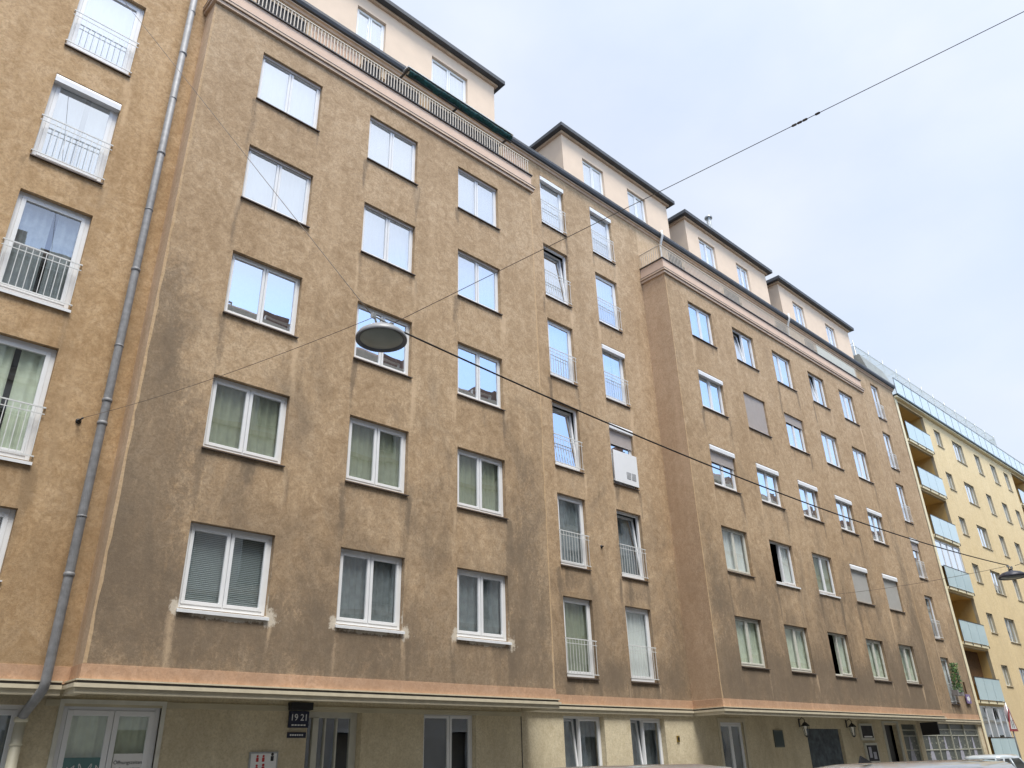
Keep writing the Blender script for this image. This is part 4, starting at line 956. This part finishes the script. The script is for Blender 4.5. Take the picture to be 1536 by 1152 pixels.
# ================================================================== CARS
def car(loc, rz, label, paint, L=4.4, H=1.5, Wd=1.78, wagon=True, fin=False, back=.62):
    o = empty('parked_car', (0, 0, 0), label, 'car', 'cars parked along the street'); hw = Wd/2
    # side profile stations: (x, z_belt, z_hood) ; body loft
    st = [(-L/2, .42, .60), (-L/2+.06, .30, .86), (-L/2+.35, .22, .98), (-L*.25, .20, 1.0), (0, .20, .97), (L*.2, .20, .95), (L*.30, .20, .93), (L*.42, .22, .80), (L/2-.08, .28, .66), (L/2, .40, .55)]
    b = MB(); n = 14; vs = []
    for i, (x, z0, z1) in enumerate(st):
        e = .80 if i in (0, len(st)-1) else (.93 if i in (1, len(st)-2) else 1)
        w = hw*e; zm = (z0+z1)/2
        pr = [(-w*.80, z0), (-w*.96, z0+.06), (-w, zm-.05), (-w*.985, zm+.10), (-w*.93, z1-.05), (-w*.80, z1), (-w*.4, z1+.03), (0, z1+.04), (w*.4, z1+.03), (w*.80, z1), (w*.93, z1-.05), (w*.985, zm+.10), (w, zm-.05), (w*.96, z0+.06), (w*.80, z0)]
        vs += [(x, y, z) for y, z in pr]
    k = 15
    fs = [(i*k+j, (i+1)*k+j, (i+1)*k+(j+1)%k, i*k+(j+1)%k) for i in range(len(st)-1) for j in range(k)]
    b.mesh(vs, fs, 0, True); b.face(vs[:k], 0); b.face(vs[-k:][::-1], 0)
    body = b.build('body', paint, o)
    # greenhouse: lower ring at belt, upper ring at roof
    xr, xf = (-L/2+.22 if wagon else -L/2+.55), L*.27
    def ring(x0, x1, w, z, c=.12): return [(x0, -w+c, z), (x0+c*.6, -w, z), (x1-c, -w*.99, z), (x1, -w+c*1.6, z), (x1, w-c*1.6, z), (x1-c, w*.99, z), (x0+c*.6, w, z), (x0, w-c, z)]
    r0 = ring(xr, xf+.05, hw*.90, .95); r1 = ring(xr+.22, xf-back, hw*.72, H-.15, .14)
    b = MB(); b.mesh(r0+r1, [(i, (i+1) % 8, 8+(i+1) % 8, 8+i) for i in range(8)]); b.build('glazing', simple('car_glass', (.012, .016, .02), .05), o)
    # roof
    b = MB(); rings = [[(x, y*1.015, z) for x, y, z in r1]]
    cxr = (r1[0][0]+r1[3][0])/2
    for s_, dz in ((1.0, .03), (.97, .075), (.90, .11), (.7, .14), (.3, .15)): rings.append([(cxr+(x-cxr)*s_, y*s_*1.01, H-.15+dz) for x, y, z in r1])
    vs = [v for r_ in rings for v in r_]; fs = [(i*8+j, i*8+(j+1) % 8, (i+1)*8+(j+1) % 8, (i+1)*8+j) for i in range(len(rings)-1) for j in range(8)]
    b.mesh(vs, fs, 0, True); b.face(rings[-1], 0)
    # pillars
    for j in (1, 2, 3, 4, 5, 6, 0, 7):
        p0, p1 = Vector(r0[j]), Vector(r1[j]); b.tube([p0*1.0, p1*1.0], .028, 6)
    for s_ in (-1, 1): b.tube([(-.15, s_*hw*.905, .96), (-.22, s_*hw*.73, H-.15)], .03, 6)
    rf = b.build('roof', paint, o)
    for s_ in (-1, 1):
        if fin is None:
            b = MB(); b.tube([(xr+.35, s_*hw*.62, H), (xr+.45, s_*hw*.62, H+.045), (xf-.95, s_*hw*.62, H+.045), (xf-.85, s_*hw*.62, H)], .014, 6); b.build('roof_rail', M['black'], o)
        b = MB(); b.obox((xf-.12, s_*(hw+.07), 1.0), (.10, 0, 0), (0, .2, 0), (0, 0, .13)); b.build('wing_mirror', paint, o, bevel=.03)
        b = MB(); b.obox((L/2-.10, s_*hw*.66, .66), (.14, 0, 0), (0, .34, 0), (0, 0, .13)); b.build('headlight', simple('lamp_glass', (.6, .62, .65), .1), o, bevel=.02)
        b = MB(); b.obox((-L/2+.05, s_*hw*.78, .86), (.10, 0, 0), (0, .2, 0), (0, 0, .24)); b.build('tail_light', red, o, bevel=.02)
        for q in (-.05, -1.05):
            b = MB(); b.obox((q, s_*(hw*.985), .80), (.18, 0, 0), (0, .04, 0), (0, 0, .025)); b.build('door_handle', paint, o)
        for xw in (-L*.31, L*.31):
            b = MB(); ax = (0, s_, 0); c_ = (xw, s_*(hw-.16), .32)
            b.lathe(c_, [(.20, 0), (.31, 0), (.32, .03), (.32, .16), (.30, .19), (.21, .19)], 26, ax=ax); wh = b.build('wheel', simple('tyre_rubber', (.02, .02, .02), .8), o)
            b = MB(); b.lathe(c_, [(.0, .17), (.05, .18), (.06, .15), (.20, .17), (.21, .185)], 26, ax=ax)
            for t in range(5):
                a = t*2*math.pi/5; b.obox((c_[0]+.12*math.cos(a), c_[1]+s_*.172, c_[2]+.12*math.sin(a)), Vector((math.cos(a), 0, math.sin(a)))*.17, (0, .02, 0), Vector((-math.sin(a), 0, math.cos(a)))*.045)
            b.build('rim', M['steel'], wh)
    if fin:
        b = MB(); b.mesh([(xr+.45, -.03, H+.0), (xr+.45, .03, H+.0), (xr+.68, .03, H-.0), (xr+.68, -.03, H-.0), (xr+.47, -.006, H+.075), (xr+.47, .006, H+.075)], [(0, 3, 4), (1, 5, 2), (0, 4, 5, 1), (4, 3, 2, 5)]); b.build('antenna_fin', M['black'], o)
    b = MB(); b.obox((L/2-.02, 0, .42), (.05, 0, 0), (0, .9, 0), (0, 0, .14)); b.build('grille', M['black'], o)
    o.location = loc; o.rotation_euler = (0, 0, rz)
    return o
def paintm(name, c):
    mt, n, l, b = newmat(name); z = n.new('ShaderNodeTexNoise'); z.inputs['Scale'].default_value = 5
    r = n.new('ShaderNodeValToRGB'); r.color_ramp.elements[0].color = tuple(x*.96 for x in c)+(1,); r.color_ramp.elements[1].color = c+(1,)
    l.new(z.outputs[0], r.inputs[0]); l.new(r.outputs[0], b.inputs['Base Color']); setp(b, Roughness=.35, Metallic=0.0); b.inputs['Coat Weight'].default_value = 1; return mt
wp = paintm('white_car_paint', (.74, .74, .72)); sp_ = paintm('light_blue_grey_car_paint', (.50, .56, .60)); wp2 = paintm('off_white_car_paint', (.70, .70, .69))
car((5.5, 4.5, 0), 0, 'white car whose roof shows below the two tilted ground floor windows', wp, L=4.7, H=1.585, Wd=1.85, back=.5)
car((11.3, 4.4, 0), 0, 'white estate car with a small black antenna fin below the folding gate', wp2, L=5.2, H=1.52, Wd=1.85, fin=True, back=.35)
car((33.0, 10.9, 0), math.pi, 'pale blue-grey car parked beyond the white ones near the frosted glass loggias', sp_, L=4.2, H=1.50, wagon=False)
SC.cycles.max_bounces = 8; SC.cycles.transparent_max_bounces = 12
